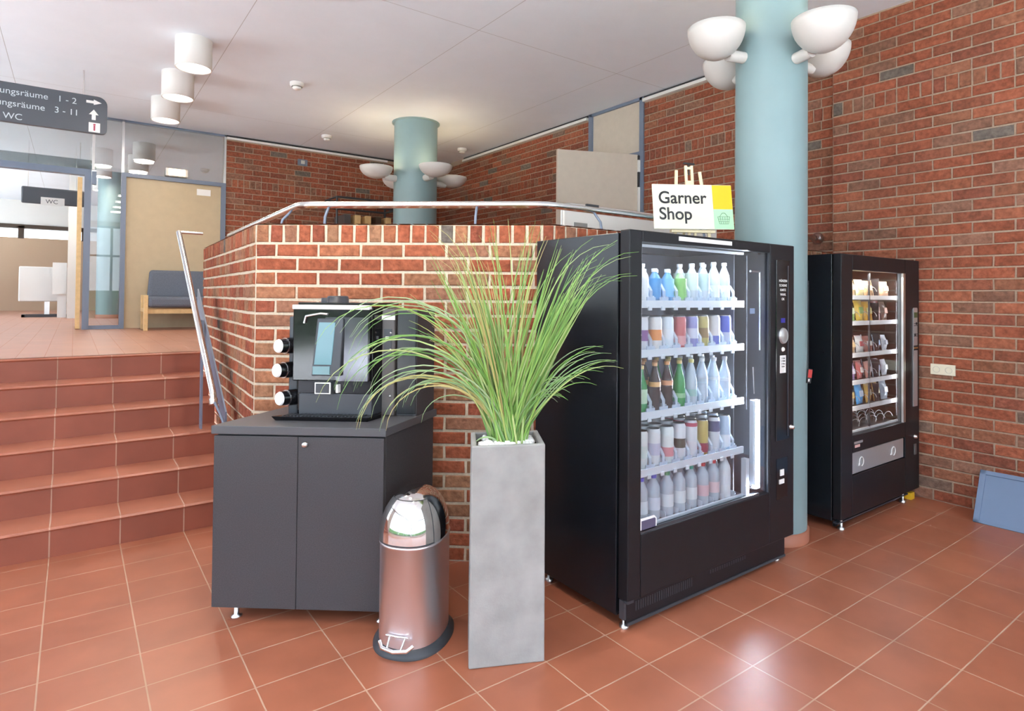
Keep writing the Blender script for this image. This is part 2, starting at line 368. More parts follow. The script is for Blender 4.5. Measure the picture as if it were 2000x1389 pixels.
# left wall with glazing, back wall with glazing
def glazed(name, label, x, ya, yb, z0, z1, n, axis='y', zlo=0, zhi=ZC):
    t = thing(name, label, 'window', kind='structure'); f = MB(); g = MB()
    def bx(mb, a, b, p0, p1, za, zb):
        if axis == 'y': mb.box(x+a, x+b, p0, p1, za, zb)
        else: mb.box(p0, p1, x+a, x+b, za, zb)
    for i in range(n+1):
        c = ya+(yb-ya)*i/n; bx(f, -.06, .02, c-.035, c+.035, z0, z1)
    for z in (z0, z1-.07, z0+(z1-z0)*.7): bx(f, -.06, .02, ya, yb, z, z+.06)
    f.build('window_frame', 'bluegrey', t)
    bx(g, -.03, -.022, ya, yb, z0, z1); g.build('pane', 'glass3', t)
    return t
wl = thing('wall_left', 'white wall around the left-hand glazing', 'wall', kind='structure')
mb = MB(); mb.box(XL-.2, XL, YB-.2, YB+.3, 0, ZC); mb.box(XL-.2, XL, 3.9, 5.9, 0, ZC); mb.box(XL-.2, XL, 9.5, 10.2, 0, ZC); mb.box(XL-.2, XL, 19.3, 20.2, 0, ZC)
mb.box(XL-.2, XL, YB, 20, 3.72, ZC); mb.box(XL-.2, XL, YB, 4, 0, .3); mb.box(XL-.2, XL, 5.9, 20, 0, 1.2); mb.build('wall_core', 'white', wl)
glazed('window_1', 'tall glazing on the left of the entrance hall', XL, YB+.3, 3.9, .3, 3.72, 6)
glazed('window_2', 'glazing beside the upper hall', XL, 5.9, 9.5, 1.2, 3.72, 3)
glazed('added_window_5', 'glazing added along the far room to brighten it', XL, 10.2, 19.3, 1.2, 3.72, 6)  # unseen window, added to let more daylight into the far room
wb_ = thing('wall_front', 'white wall around the entrance glazing', 'wall', kind='structure')
mb = MB(); mb.box(XL, -3.1, YB-.2, YB, 0, ZC); mb.box(5.1, XR+.3, YB-.2, YB, 0, ZC); mb.box(-3.1, 5.1, YB-.2, YB, 3.72, ZC); mb.box(-3.1, 5.1, YB-.2, YB, 0, .3); mb.build('wall_core', 'white', wb_)
glazed('window_3', 'entrance glazing behind the photographer', YB, -3.1, 5.1, .3, 3.72, 6, 'x')
glazed('window_6', 'narrow glazing in the plain grey wall', XR+.05, -2.2, -1.0, .1, 3.2, 2)
mb = MB(); mb.add([(XR+.35,YB-.25,-.3),(60,YB-.25,-.3),(60,30,-.3),(XR+.35,30,-.3)], [(0,1,2,3)]); mb.add([(-60,-60,-.3),(XL-.25,-60,-.3),(XL-.25,60,-.3),(-60,60,-.3)], [(0,1,2,3)]); mb.add([(XL-.25,-60,-.3),(60,-60,-.3),(60,YB-.25,-.3),(XL-.25,YB-.25,-.3)], [(0,1,2,3)])
S(mb.build('ground_outside', 'green'), 'lawn outside the glazing', 'ground')
mb = MB(); mb.add([(XL-10,-14,-.25),(XL-.25,-14,-.25),(XL-.25,20,-.25),(XL-10,20,-.25)], [(0,1,2,3)]); mb.add([(XL-.25,-14,-.25),(8,-14,-.25),(8,YB-.25,-.25),(XL-.25,YB-.25,-.25)], [(0,1,2,3)])
S(mb.build('bounce_paving', 'paving'), 'pale paving added outside to bounce light onto the ceiling', 'ground')
mb = MB(); mb.box(-16, -15, -30, 30, -.3, 1.6); mb.box(-16, 30, -19, -18, -.3, 1.6); S(mb.build('hedge_outside', 'hedge'), 'clipped hedge outside the glazing', 'hedge')
# ------------------------------------------------------------------ brick parapet
PZ, PS = 1.92, 1.806
A0 = Vector((.955, 6.10, 0)); A1 = Vector((.857, 3.743, 0)); A2 = Vector((2.208, 2.640, 0)); A3 = Vector((X2-.005, 2.66, 0))
pp = thing('wall_parapet', 'chest-high brick parapet with an upright brick coping around the terrace', 'wall', kind='structure')
def offs(p, nrm, t): return p-nrm*t
def seg(p, q): d = (q-p); L = d.length; d = d/L; return d, Vector((d.y, -d.x, 0)), L       # outward normal to the right of travel
d1, n1, L1 = seg(A0, A1); d2, n2, L2 = seg(A1, A2); d3, n3, L3 = seg(A2, A3)
T_ = .235
def miter(p, na, nb): h = (na+nb).normalized(); return p-h*(T_/h.dot(na))
I0 = A0-n1*T_; I1 = miter(A1, n1, n2); I2 = miter(A2, n2, n3); I3 = A3-n3*T_
e_ = .004
mb = MB(); mb.prism([tuple(v)[:2] for v in (A0-n1*e_, A1-(n1+n2)*e_/2, A2-(n2+n3)*e_/2, A3-n3*e_, I3, I2, I1, I0)], 0, PZ-.006); mb.build('wall_core', 'mortar_light', pp)
pc = []; h_ = PS/22
for i in range(22): pc.append((i*h_, (i+1)*h_, 's'))
pc.append((PS, PZ, 'r'))
mb = MB()
Z3 = Vector((0,0,0))
lay(mb, A0-n1*e_, d1, n1, L1, pc, NEAR, mj=.017, phase=.1, L0=.125); mb.build('bricks', 'brick', pp)
mb = MB(); lay(mb, A1-n2*e_, d2, n2, L2, pc, NEAR, mj=.016, phase=.0); mb.build('bricks', 'brick', pp)
mb = MB(); lay(mb, A2-n3*e_, d3, n3, L3, pc, NEAR, mj=.016, phase=.3); mb.build('bricks', 'brick', pp)
mb = MB(); lay(mb, A0, Vector((n1.x,n1.y,0))*-1, -d1, T_, pc, NEAR, L0=.235); mb.build('bricks', 'brick', pp)
# coping tops
mb = MB()
for P, d, n, L in ((A0,d1,n1,L1),(A1,d2,n2,L2),(A2,d3,n3,L3)):
    s = 0
    while s < L-.02:
        a, b = s+.006, min(s+.0835, L)-.006; s += .0835
        if b-a < .02: continue
        c = tuple(x*(.86+.28*R.random()) for x in R.choice(NEAR))
        z = PZ+.001
        mb.add([P+d*a+Vector((0,0,z)), P+d*b+Vector((0,0,z)), P+d*b-n*T_+Vector((0,0,z)), P+d*a-n*T_+Vector((0,0,z))], [(0,1,2,3)], 0, c)
mb.build('coping_top', 'brick', pp)
# tubular rail over the parapet
RZ = 2.05
rl = thing('guard_rail', 'polished steel tube rail bolted along the top of the brick parapet', 'railing')
r0 = Vector((1.165, 6.10, 0)); r1 = Vector((1.10, 3.715, 0)); r2 = (I2+A2)*.5; r3 = Vector((X2-.02, (I3.y+A3.y)/2, 0))
def rnd(p, q, r, k=.07): return [p+(q-p).normalized()*0 if False else q+(p-q).normalized()*k, q+(p-q).normalized()*k*.35+(r-q).normalized()*k*.35*.5, q+(r-q).normalized()*k]
path = [r0]+rnd(r0, r1, r2)+rnd(r1, r2, r3)+[r3]
mb = MB(); mb.tube([p+Vector((0,0,RZ)) for p in path], .0215, 16); mb.build('rail_tube', 'steel', rl)
mb = MB(); mb.T = Matrix.Translation((X2-.03, r3.y, RZ)) @ Matrix.Rotation(-PI/2, 4, 'Y'); mb.lathe([(0,-.025),(.052,-.025),(.052,-.008),(.034,.004),(.023,.03)], 20); mb.build('wall_flange', 'alu', rl)
def post(P, n):
    mb = MB(); q = P-n*.0
    mb.tube([q+n*.07+Vector((0,0,PZ-.002)), q+n*.06+Vector((0,0,PZ+.05)), q+n*.02+Vector((0,0,RZ-.035)), q+Vector((0,0,RZ-.01))], .008, 8)
    mb.build('bracket', 'bluegrey', rl)
for t in (.12, .72): post(r1.lerp(r2, t), n2)
for t in (.12, .45, .8): post(r2.lerp(r3, t), n3)
for t in (.93, .5, .1): post(r0.lerp(r1, t), n1)
# stair handrail on a flat steel post and stringer bar
hr = thing('stair_handrail', 'sloping steel handrail on blue-grey flat posts beside the steps', 'handrail')
H0 = Vector((.74, 4.30, .86)); H1 = Vector((.74, 6.02, 2.045))
mb = MB(); mb.tube([H0+Vector((0,-.012,-.05)), H0, H0.lerp(H1,.5), H1], .021, 14); mb.tube([H1-Vector((0,0,.0)), Vector((.93, 6.02, 2.045))], .014, 10); mb.build('rail_tube', 'steel', hr)
mb = MB(); mb.tube([H0+Vector((0,-.018,-.065)), H0+Vector((0,-.002,-.03))], .028, 14); mb.build('end_cap', 'chrome', hr)
mb = MB(); mb.prismx([(4.20,.62),(4.20,.755),(5.35,1.545),(5.35,1.41)], .795, .805); mb.build('stringer_bar', 'bluegrey', hr)
for y, z, zt in ((4.99, 3*RH, 1.31), (4.16, 0, .70)):
    mb = MB(); mb.box(.772, .784, y-.032, y+.032, z, zt); mb.build('post', 'bluegrey', hr)
mb = MB(); mb.tube([(.78, 4.16, .69),(.76,4.2,.76),(.74, 4.25, .815)], .008, 8); mb.build('bracket', 'bluegrey', hr)
mb = MB(); mb.tube([(.78, 4.99, 1.30),(.75,5.0,1.32),(.74, 5.0, 1.335)], .008, 8); mb.build('bracket', 'bluegrey', hr)
# ------------------------------------------------------------------ columns and bowl lamps
def column(name, x, y, r, z0, z1, label):
    t = thing(name, label, 'column', (x,y,0), kind='structure')
    mb = MB(); mb.lathe([(r,z0+.07),(r,z1)], 64); mb.build('shaft', 'teal', t)
    mb = MB(); mb.lathe([(r+.012,z0),(r+.012,z0+.07),(r,z0+.072)], 64); mb.build('base_ring', 'terra', t)
    mb = MB(); mb.lathe([(r,z1-.015),(r+.03,z1-.012),(r+.03,z1)], 64); mb.build('top_ring', 'teal', t)
    return t
column('column', 3.655, 2.195, .217, 0, ZC, 'pale teal round column between the two vending machines')
column('column', 3.76, 7.47, .293, ZU, ZC, 'pale teal round column standing on the upper hall behind the parapet')
column('column', .56, 13.9, .22, ZU, ZC, 'pale teal round column seen through the narrow glass strip')
LB = []
def bowl(cx, cy, off, dist, r, dep, zr, label, grp):
    an = math.atan2(off[1], off[0]); t = thing('bowl_lamp', label, 'wall lamp', (cx,cy,0), an, grp)
    mb = MB(); pr = [(0, zr-dep)]
    for i in range(1, 11): a = PI/2*i/10; pr.append((r*math.sin(a), zr-dep*math.cos(a)))
    pr += [(r-.006, zr+.001)]
    for i in range(9, -1, -1): a = PI/2*i/10; pr.append((max(0,(r-.006)*math.sin(a)), zr-(dep-.006)*math.cos(a)))
    mb.lathe(pr, 40, (dist,0,0)); mb.build('bowl', 'bowlwhite', t)
    k = r/.175; zz = zr-dep*.80
    mb = MB(); mb.tube([(dist-r*1.30,0,zz),(dist-r*.5,0,zz)], .036*k, 16); mb.build('arm', 'bowlwhite', t)
    mb = MB(); mb.lathe([(0,zr-dep*.7),(.03*k,zr-dep*.7),(.035*k,zr-dep*.35),(0,zr-dep*.3)], 12, (dist,0,0)); mb.build('bulb', 'warmon', t)
    return t
dl = -.30
for nm, (ox, oy), lb in (('w',(-1,0),'front left'), ('s',(0,-1),'front right'), ('n',(0,1),'rear left'), ('e',(1,0),'rear right')):
    o = (ox*math.cos(dl)-oy*math.sin(dl), ox*math.sin(dl)+oy*math.cos(dl))
    bowl(3.655, 2.195, o, .425, .175, .195, 3.15 if nm == 's' else 3.205, f'white bowl uplight on the big near column, {lb} one of four', 'uplights on the near column')
for (ox, oy), lb in (((-1,0),'leftmost one'), ((0,-1),'one in front of the shaft'), ((0,1),'one mostly behind the shaft'), ((1,0),'rightmost one')):
    bowl(3.76, 7.47, (ox,oy), .57, .215, .15, 3.19, f'white bowl uplight on the distant upper column, {lb}', 'uplights on the distant column')
def pl(x, y, z, e, c=(1,.78,.5), r=.05):
    l = bpy.data.lights.new('lamp_light', 'POINT'); l.energy = e; l.color = c; l.shadow_soft_size = r
    o = bpy.data.objects.new('lamp_light', l); o.location = (x,y,z); C.objects.link(o)
for (ox, oy) in ((-1,0),(0,-1),(0,1),(1,0)):
    pl(3.76+ox*.57, 7.47+oy*.57, 3.2, 4); pl(3.655+ox*.43, 2.195+oy*.43, 3.22, 1.2)
# ------------------------------------------------------------------ ceiling fittings
def can_light(x, y, label, on=True, grp='cylinder ceiling lights'):
    t = thing('cylinder_ceiling_light', label, 'ceiling light', (x,y,ZC), 0, grp)
    mb = MB(); mb.lathe([(.155,0),(.155,-.27),(.143,-.27),(.143,-.05)], 40); mb.build('housing', 'white', t)
    mb = MB(); mb.lathe([(0,-.262),(.143,-.262)], 32); mb.build('diffuser', 'lampon', t)
    l = bpy.data.lights.new('lamp_light', 'AREA'); l.shape = 'DISK'; l.size = .26; l.energy = 14; l.color = (1,.88,.70)
    o = bpy.data.objects.new('lamp_light', l); o.location = (x,y,ZC-.29); C.objects.link(o)
for y, lb in ((8.39,'farthest of the three in front of the glass'), (7.33,'middle one of the three in front of the glass'), (6.27,'nearest of the three in front of the glass'),
              (4.15,'overhead one before the steps'), (3.09,'overhead one farther back'), (2.03,'overhead one near the cabinet'), (.97, 'overhead one above the photographer')):
    can_light(.867, y, f'white cylinder ceiling light, {lb}')
for y, lb in ((12.0,'first of the row behind the glass strip'), (13.2,'second of the row behind the glass strip'), (15.0,'last of the row behind the glass strip')):
    can_light(.34+(y-12)*.03, y, f'white cylinder ceiling light, {lb}', grp='ceiling lights beyond the glass')
for x, y, lb in ((1.976,6.85,'nearer one beside the cylinder lights'), (2.998,8.86,'one in front of the back brick wall'), (5.0,8.3,'one over the corner right of the teal column')):
    t = thing('smoke_detector', f'small white ceiling detector, {lb}', 'smoke detector', (x,y,ZC), 0, 'ceiling detectors')
    mb = MB(); mb.lathe([(.075,0),(.075,-.03),(.06,-.045)], 24); mb.build('base', 'white', t)
    mb = MB(); mb.lathe([(.045,-.045),(.05,-.06),(.03,-.075),(0,-.078)], 24); mb.build('sensor_head', 'white', t)
# ------------------------------------------------------------------ glazed partition at the back left
t = thing('door_1', 'beige door leaf in a blue-grey frame beside the back brick wall', 'door', kind='structure')
mb = MB(); mb.box(.557, 1.737, YG+.01, YG+.06, ZU+.005, 3.085); mb.build('door_panel', 'beige', t)
mb = MB(); mb.box(.50, .557, YG-.03, YG+.08, ZU, 3.14); mb.box(1.737, 1.80, YG-.03, YG+.08, ZU, 3.14); mb.box(.557, 1.737, YG-.03, YG+.08, 3.085, 3.14); mb.build('door_frame', 'bluegrey', t)
mb = MB(); mb.box(1.42, 1.60, YG+.002, YG+.009, 2.93, 3.02); mb.build('door_sign', 'paper', t)
t = thing('door_2', 'wide open doorway with blue-grey frame on the far left', 'door', kind='structure')
mb = MB(); mb.box(.092, .165, YG-.04, YG+.08, ZU, 3.13); mb.box(XL, .092, YG-.04, YG+.08, 3.05, 3.13); mb.box(XL+.5, XL+.57, YG-.03, YG+.08, ZU, 3.05); mb.build('door_frame', 'bluegrey', t)
mb = MB(); mb.box(.02, .07, YG-.0, YG+.85, ZU+.01, 3.02); mb.build('door_leaf', 'wood', t)
mb = MB(); mb.box(.17, .22, YG-.09, YG-.03, 2.93, 3.10); mb.build('door_closer', 'bluegrey', t)
t = thing('window_4', 'glass transom and side strip of the partition', 'window', kind='structure')
mb = MB(); mb.box(XL, 1.80, YG+.015, YG+.025, 3.14, ZC); mb.build('pane', 'glass2', t)
mb = MB(); mb.box(.165, .50, YG+.015, YG+.025, ZU+.06, 3.14); mb.build('pane', 'glass', t)
mb = MB(); mb.box(.17, .20, YG-.01, YG+.05, 3.14, ZC); mb.box(.50, .53, YG-.01, YG+.05, 3.14, ZC); mb.box(1.775, 1.80, YG-.01, YG+.05, 3.14, ZC); mb.build('mullion', 'alu', t)
mb = MB(); mb.box(XL, 1.80, YG-.01, YG+.05, ZC-.03, ZC-.003); mb.box(.165, .50, YG-.01, YG+.05, ZU, ZU+.05); mb.build('window_frame', 'bluegrey', t)
t = thing('exit_light', 'small glowing emergency light above the beige door', 'lamp', (1.155, YG-.06, 3.21))
mb = MB(); mb.box(-.14, .14, -.02, .05, -.055, .055); mb.build('housing', 'white', t, .01)
mb = MB(); mb.box(-.10, .10, -.028, -.02, -.045, .045); mb.build('diffuser', 'warmon', t)
# far rooms
wf = thing('wall_far', 'beige wall with a window strip in the room beyond the doorway', 'wall', kind='structure')
mb = MB(); mb.box(XL, 5.6, 20, 20.2, ZU, 2.90, 0); mb.box(XL, 5.6, 20, 20.2, 3.18, ZC, 1); mb.box(XL, 5.6, 19.96, 20.2, 3.14, 3.24, 2)
for x in (-2.6, -1.18, .15): mb.box(x, x+.12, 19.96, 20.2, 2.88, 3.2, 2)
mb.box(.27, 5.6, 20, 20.2, 2.9, 3.2, 1); mb.build('wall_core', [mat('far_wall_tan', (.52,.37,.25), .6), 'white', 'darkframe'], wf)
wf = wallbox('wall_far_right', [(5.5,YG+.25),(5.6,YG+.25),(5.6,20.2),(5.5,20.2)], 0, ZC, 'white', 'white side wall of the far room')
mb = MB(); mb.box(-.10, .06, 14.0, 14.3, ZU, ZC); S(mb.build('wall_pillar', 'white'), 'white square pillar in the far room', 'pillar')
t = thing('flip_board', 'white mobile board on a stand in the far room', 'board', (-.42, 15.0, ZU))
mb = MB(); mb.box(-.44, .44, -.02, .02, .30, .98); mb.build('board', 'white', t, .03)
mb = MB(); mb.box(-.04, .04, .02, .05, .05, .9); mb.build('post', 'alu', t)
mb = MB(); mb.box(-.38, .38, -.18, -.13, 0, .05); mb.box(-.38, .38, .13, .18, 0, .05); mb.box(-.38,-.33,-.18,.18,.0,.05); mb.box(.33,.38,-.18,.18,.0,.05); mb.build('foot', 'rubber', t)
t = thing('side_counter', 'low white cupboard against the far pillar', 'cupboard', (-.23, 14.6, ZU))
mb = MB(); mb.box(-.10, .12, -.2, .2, .45, 1.05); mb.build('body', 'white', t)
mb = MB(); mb.box(-.02, .12, -.15, .15, 0, .45); mb.build('plinth', 'white', t)
t = thing('room_sign', 'small dark hanging sign with a white label seen through the doorway', 'sign', (-.30, 12.0, 3.015))
mb = MB(); mb.box(-.38, .42, -.02, .02, -.13, .13); mb.build('board', 'signgrey', t, .02)
mb = MB(); mb.box(-.14, .16, -.026, -.02, -.14, -.02); mb.build('label_plate', 'paper', t)
text('lettering', 'WC', .09, 'signgrey', t, (-.08, -.028, -.115))
for x in (-.3,.3): mb = MB(); mb.tube([(x,0,.13),(x,0,ZC-3.015)], .006, 6); mb.build('hanger', 'alu', t)
# big direction sign
t = thing('direction_sign', 'dark grey hanging direction sign with white lettering and arrows, upper left', 'sign', (0, 7.85, 0))
z0, z1, x1, r = 3.205, 3.60, .262, .09
poly = [(-1.9,z0)]+[(x1-.05+.05*math.cos(a), z0+.05+.05*math.sin(a)) for a in [(-PI/2)+PI/2*i/5 for i in range(6)]]+[(x1-r+r*math.cos(a), z1-r+r*math.sin(a)) for a in [PI/2*i/6 for i in range(7)]]+[(-1.9,z1)]
mb = MB(); mb.prismy(poly, -.03, .03); mb.build('board', 'signgrey', t)
text('lettering', 'Schulungsräume   1 - 2', .088, 'signtext', t, (-.005, -.032, 3.485), align='RIGHT')
text('lettering', 'Schulungsräume   3 - 11', .088, 'signtext', t, (.015, -.032, 3.365), align='RIGHT')
text('lettering', 'WC', .088, 'signtext', t, (-.60, -.032, 3.235))
mb = MB(); mb.prismy([(.075,3.52),(.14,3.52),(.14,3.505),(.21,3.533),(.14,3.562),(.14,3.547),(.075,3.547)], -.034, -.030); mb.prismy([(.125,3.345),(.16,3.345),(.16,3.40),(.185,3.40),(.1425,3.455),(.10,3.40),(.125,3.40)], -.034, -.030); mb.build('arrow', 'paper', t)
mb = MB(); mb.box(.10, .20, -.034, -.030, 3.215, 3.315); mb.build('pictogram_plate', 'paper', t)
mb = MB(); mb.box(.142, .158, -.036, -.034, 3.23, 3.285); mb.box(.140, .160, -.036, -.034, 3.287, 3.303); mb.build('pictogram', cmat((.35,.05,.10)), t)
for x in (-1.2, .05): mb = MB(); mb.tube([(x,0,z1),(x,0,ZC)], .008, 8); mb.build('hanger', 'alu', t)
# grey upholstered bench chair
t = thing('lounge_chair', 'grey upholstered lounge chair with a light wooden leg against the beige door', 'chair', (.76, 9.08, ZU))
mb = MB(); mb.box(.02, .82, -.05, .42, .30, .44); mb.build('seat', 'fabric', t, .04, seg=3)
mb = MB(); mb.hexa([(.04,.34,.42),(.80,.34,.42),(.80,.44,.42),(.04,.44,.42),(.07,.42,.80),(.77,.42,.80),(.77,.52,.80),(.07,.52,.80)]); mb.build('backrest', 'fabric', t, .04, seg=3)
for x in (-.03, .82):
    mb = MB(); mb.box(x, x+.05, -.03, .02, 0, .46); mb.box(x, x+.05, .38, .43, 0, .46); mb.box(x, x+.05, .02, .38, .24, .29); mb.build('leg', 'wood', t, .005)
mb = MB(); mb.box(.02, .82, 0, .03, .22, .28); mb.box(.02, .82, .36, .39, .22, .28); mb.build('seat_frame', 'wood', t)
# ------------------------------------------------------------------ doorway in the right wall
t = thing('door_3', 'full-height blue-framed doorway in the right brick wall with its greige leaf open', 'door', kind='structure')
mb = MB(); mb.box(X2-.03, X2+.25, D0-.02, D0+.04, ZU, ZC); mb.box(X2-.03, X2+.25, D1-.04, D1+.02, ZU, ZC); mb.box(X2-.03, X2+.25, D0, D1, ZC-.035, ZC); mb.box(X2-.02, X2+.1, D0+.04, D1-.04, 3.19, 3.23); mb.build('door_frame', 'bluegrey', t)
mb = MB(); mb.box(X2+.0, X2+.03, D0+.04, D1-.04, 3.23, ZC-.035); mb.build('transom_panel', 'greige', t)
hx, hy = X2-.03, 4.90; ex, ey = 4.43, 5.27; dx, dy = ex-hx, ey-hy; L = math.hypot(dx, dy)
mb = MB(); mb.T = Matrix.Translation((hx,hy,0)) @ Matrix.Rotation(math.atan2(dy,dx), 4, 'Z'); mb.box(.012, L, -.022, .022, ZU+.01, 3.185); mb.build('door_leaf', 'greige', t)
mb = MB(); mb.T = Matrix.Translation((hx,hy,0)) @ Matrix.Rotation(math.atan2(dy,dx), 4, 'Z')
for za, zb in ((2.98, 3.12), (2.0, 2.80)): mb.box(-.012, .016, .0, .045, za, zb)
mb.build('hinge', 'white', t)  # white bars stand in for light through the gap at the door edge
mb = MB(); mb.T = Matrix.Translation((hx,hy,0)) @ Matrix.Rotation(math.atan2(dy,dx), 4, 'Z'); mb.box(-.006, .014, .0, .04, 2.80, 2.98); mb.box(-.006, .014, .0, .04, 3.12, 3.17); mb.build('gasket', 'ink', t)
wallbox('wall_corridor', [(6.5,4),(6.6,4),(6.6,6.6),(6.5,6.6)], 0, ZC, 'white', 'white corridor wall behind the open doorway')
mb = MB(); mb.box(5.5,6.5,4,4.05,ZU,ZC); mb.box(5.5,6.5,6.55,6.6,ZU,ZC); mb.box(5.4,6.6,4,6.6,ZU-.1,ZU); S(mb.build('wall_corridor_ends', 'white'), 'end walls of the corridor behind the doorway', 'wall')
# white mobile whiteboard behind the rail
t = thing('whiteboard', 'large white board with rounded corners standing behind the parapet rail', 'whiteboard', (0, 3.3, ZU))
x0, x1_, zt, r = 2.84, 4.62, 1.165, .06
poly = [(x0,.35),(x1_,.35)]+arc(x1_-r, zt-r, r, 0, PI/2)+arc(x0+r, zt-r, r, PI/2, PI)
mb = MB(); mb.prismy(poly, -.012, .012); mb.build('board', 'white', t)
mb = MB(); mb.prismy([(x0-.008,.34),(x1_+.008,.34)]+arc(x1_-r, zt-r, r+.008, 0, PI/2)+arc(x0+r, zt-r, r+.008, PI/2, PI), .0122, .022); mb.build('frame', 'alu', t)
mb = MB(); mb.box(2.93, 3.06, -.0145, -.0122, .985, 1.03); mb.build('sticker', cmat((.30,.30,.29), .6), t)
mb = MB(); mb.box(3.04, 3.16, -.03, -.0122, zt-.02, zt+.008); mb.build('clip', 'rubber', t)
for x in (3.1, 4.35):
    mb = MB(); mb.box(x-.02, x+.02, .022, .05, .03, 1.1); mb.box(x-.02, x+.02, -.25, .25, .0, .04); mb.build('leg', 'alu', t)
# trolley with folded boards behind the rail
t = thing('table_trolley', 'dark trolley of folded tables by the upper column', 'trolley', (3.75, 8.95, ZU))
mb = MB()
for x in (-.55, .45):
    for y in (0, .5): mb.tube([(x,y,.06),(x,y,1.98)], .018, 8)
for z in (.15, 1.86, 1.97):
    mb.tube([(-.55,0,z),(.45,0,z)], .016, 8); mb.tube([(-.55,.5,z),(.45,.5,z)], .016, 8); mb.tube([(-.55,0,z),(-.55,.5,z)], .016, 8); mb.tube([(.45,0,z),(.45,.5,z)], .016, 8)
mb.tube([(-.55,0,1.8),(0.0,0,1.95),(.45,0,1.8)], .014, 8); mb.build('frame', 'rubber', t)
for i, c in enumerate(('smoke','wood','wood','darkframe','wood')):
    mb = MB(); x = -.42+i*.17; mb.box(x, x+(.10 if c == 'smoke' else .09), .03, .47, .18, 1.72); mb.build('folded_board', c, t)
for x in (-.5,.4):
    for y in (.03,.47): mb = MB(); mb.tube([(x,y-.015,.04),(x,y+.015,.04)], .04, 12); mb.build('wheel', 'rubber', t)
t = thing('wall_sensor', 'small blue-grey box mounted on the back brick wall', 'sensor box', (2.91, YG-.012, 3.60))
mb = MB(); mb.box(-.075, .075, -.035, 0, -.05, .05); mb.build('housing', 'bluegrey', t, .006)
mb = MB(); mb.box(-.03, .03, -.042, -.035, -.025, .03); mb.build('lens', 'alu', t)
# ------------------------------------------------------------------ drinks machine
def letters(parent, x, y, z, lines, size, mt='paper'):
    for i, s in enumerate(lines): text('lettering', s, size, mt, parent, (x, y, z-i*size*1.3), align='CENTER', extrude=.0004)
MX0, MX1, MY0, MY1, MZ = 2.037, 3.425, 1.907, 2.587, 1.82
W, D = MX1-MX0, MY1-MY0
m1 = thing('drinks_vending_machine', 'large black drinks vending machine with lit glass front beside the grass planter', 'vending machine', (MX0, MY0, 0))
mb = MB(); t_ = .03; ya = .072
mb.box(0, t_, ya, D, .05, MZ-.01); mb.box(W-t_, W, ya, D, .05, MZ-.01); mb.box(t_, W-t_, ya, D, MZ-.04, MZ-.01); mb.box(t_, W-t_, D-.03, D, .05, MZ-.04); mb.box(t_, W-t_, ya, D-.03, .05, .36)
mb.build('cabinet_body', 'black', m1, .004)
mb = MB(); mb.box(.045, .05, ya+.01, D-.035, .36, MZ-.045); mb.box(.05, W-.06, D-.04, D-.032, .36, MZ-.045); mb.box(1.145, 1.15, ya+.01, D-.035, .36, MZ-.045); mb.box(.05, 1.145, ya+.02, D-.04, .365, .37); mb.build('interior_lining', 'interior', m1)
gx0, gx1, gz0, gz1 = .085, 1.138, .425, 1.768
mb = MB(); mb.box(0, gx0, 0, .06, .135, MZ); mb.box(gx1, W, 0, .06, .135, MZ); mb.box(gx0, gx1, 0, .06, gz1, MZ); mb.box(gx0, gx1, 0, .06, .135, gz0)
dr = mb.build('door', 'blackfront', m1, .005)
mb = MB(); mb.box(gx0, gx1, .012, .018, gz0, gz1); mb.build('glass_pane', 'glass', dr)
mb = MB(); mb.box(gx0+.002, gx1-.1, .004, .012, gz0-.002, gz0+.014); mb.box(gx1-.012, gx1-.002, .004, .012, gz0, gz1); mb.build('glass_trim', 'greyplast', dr)
mb = MB(); mb.box(.342, .772, -.003, .002, 1.787, 1.808); mb.build('brand_strip', 'paper', dr)
mb = MB(); mb.prismy([(gx0+.003,gz0+.002),(gx0+.115,gz0+.002),(gx0+.115,gz0+.05),(gx0+.10,gz0+.065),(gx0+.003,gz0+.065)], .006, .0105, 0); mb.prismy([(gx0+.01,gz0+.008),(gx0+.105,gz0+.008),(gx0+.105,gz0+.05),(gx0+.10,gz0+.055),(gx0+.01,gz0+.055)], .004, .006, 1); mb.build('sticker', ['paper', cmat((.10,.09,.16),.5)], dr)
# control column on the door
cx = 1.257
cp = MB(); cp.prismy([(cx-.065,.70),(cx+.075,.70),(cx+.075,1.73),(cx-.065,1.73)], -.006, .001); cpo = cp.build('control_panel', 'gloss', dr, .003)
letters(cpo, cx+.0, -.0075, 1.605, ['MÜNZEN', 'SCHEINE', 'KARTE', 'WAHL', 'OK'], .020)
mb = MB(); mb.box(cx-.02, cx+.02, -.009, -.006, 1.372, 1.398); mb.build('display', 'bluescreen', cpo)
mb = MB(); mb.T = Matrix.Translation((cx, -.006, 1.297)) @ Matrix.Rotation(PI/2, 4, 'X'); mb.lathe([(0,.012),(.026,.012),(.030,.008),(.034,.014),(.038,.010),(.040,0)], 28, sy=1.15); mb.build('card_reader', 'silver', cpo)
mb = MB(); mb.T = Matrix.Translation((cx, -.006, 1.22)) @ Matrix.Rotation(PI/2, 4, 'X'); mb.lathe([(0,.01),(.010,.008),(.013,0)], 16); mb.build('button', 'paper', cpo)
mb = MB(); mb.box(cx-.03, cx+.03, -.008, -.006, 1.085, 1.185); mb.build('instruction_label', 'paper', cpo)
letters(cpo, cx, -.0088, 1.165, ['1. Geld', '2. Wahl', '3. Ware', 'Danke'], .012, 'ink')
mb = MB(); mb.prismy([(cx+.048,.72),(cx+.056,.72),(cx+.056,1.70),(cx+.048,1.70)], -.010, -.006); mb.build('edge_trim', 'greyplast', cpo)
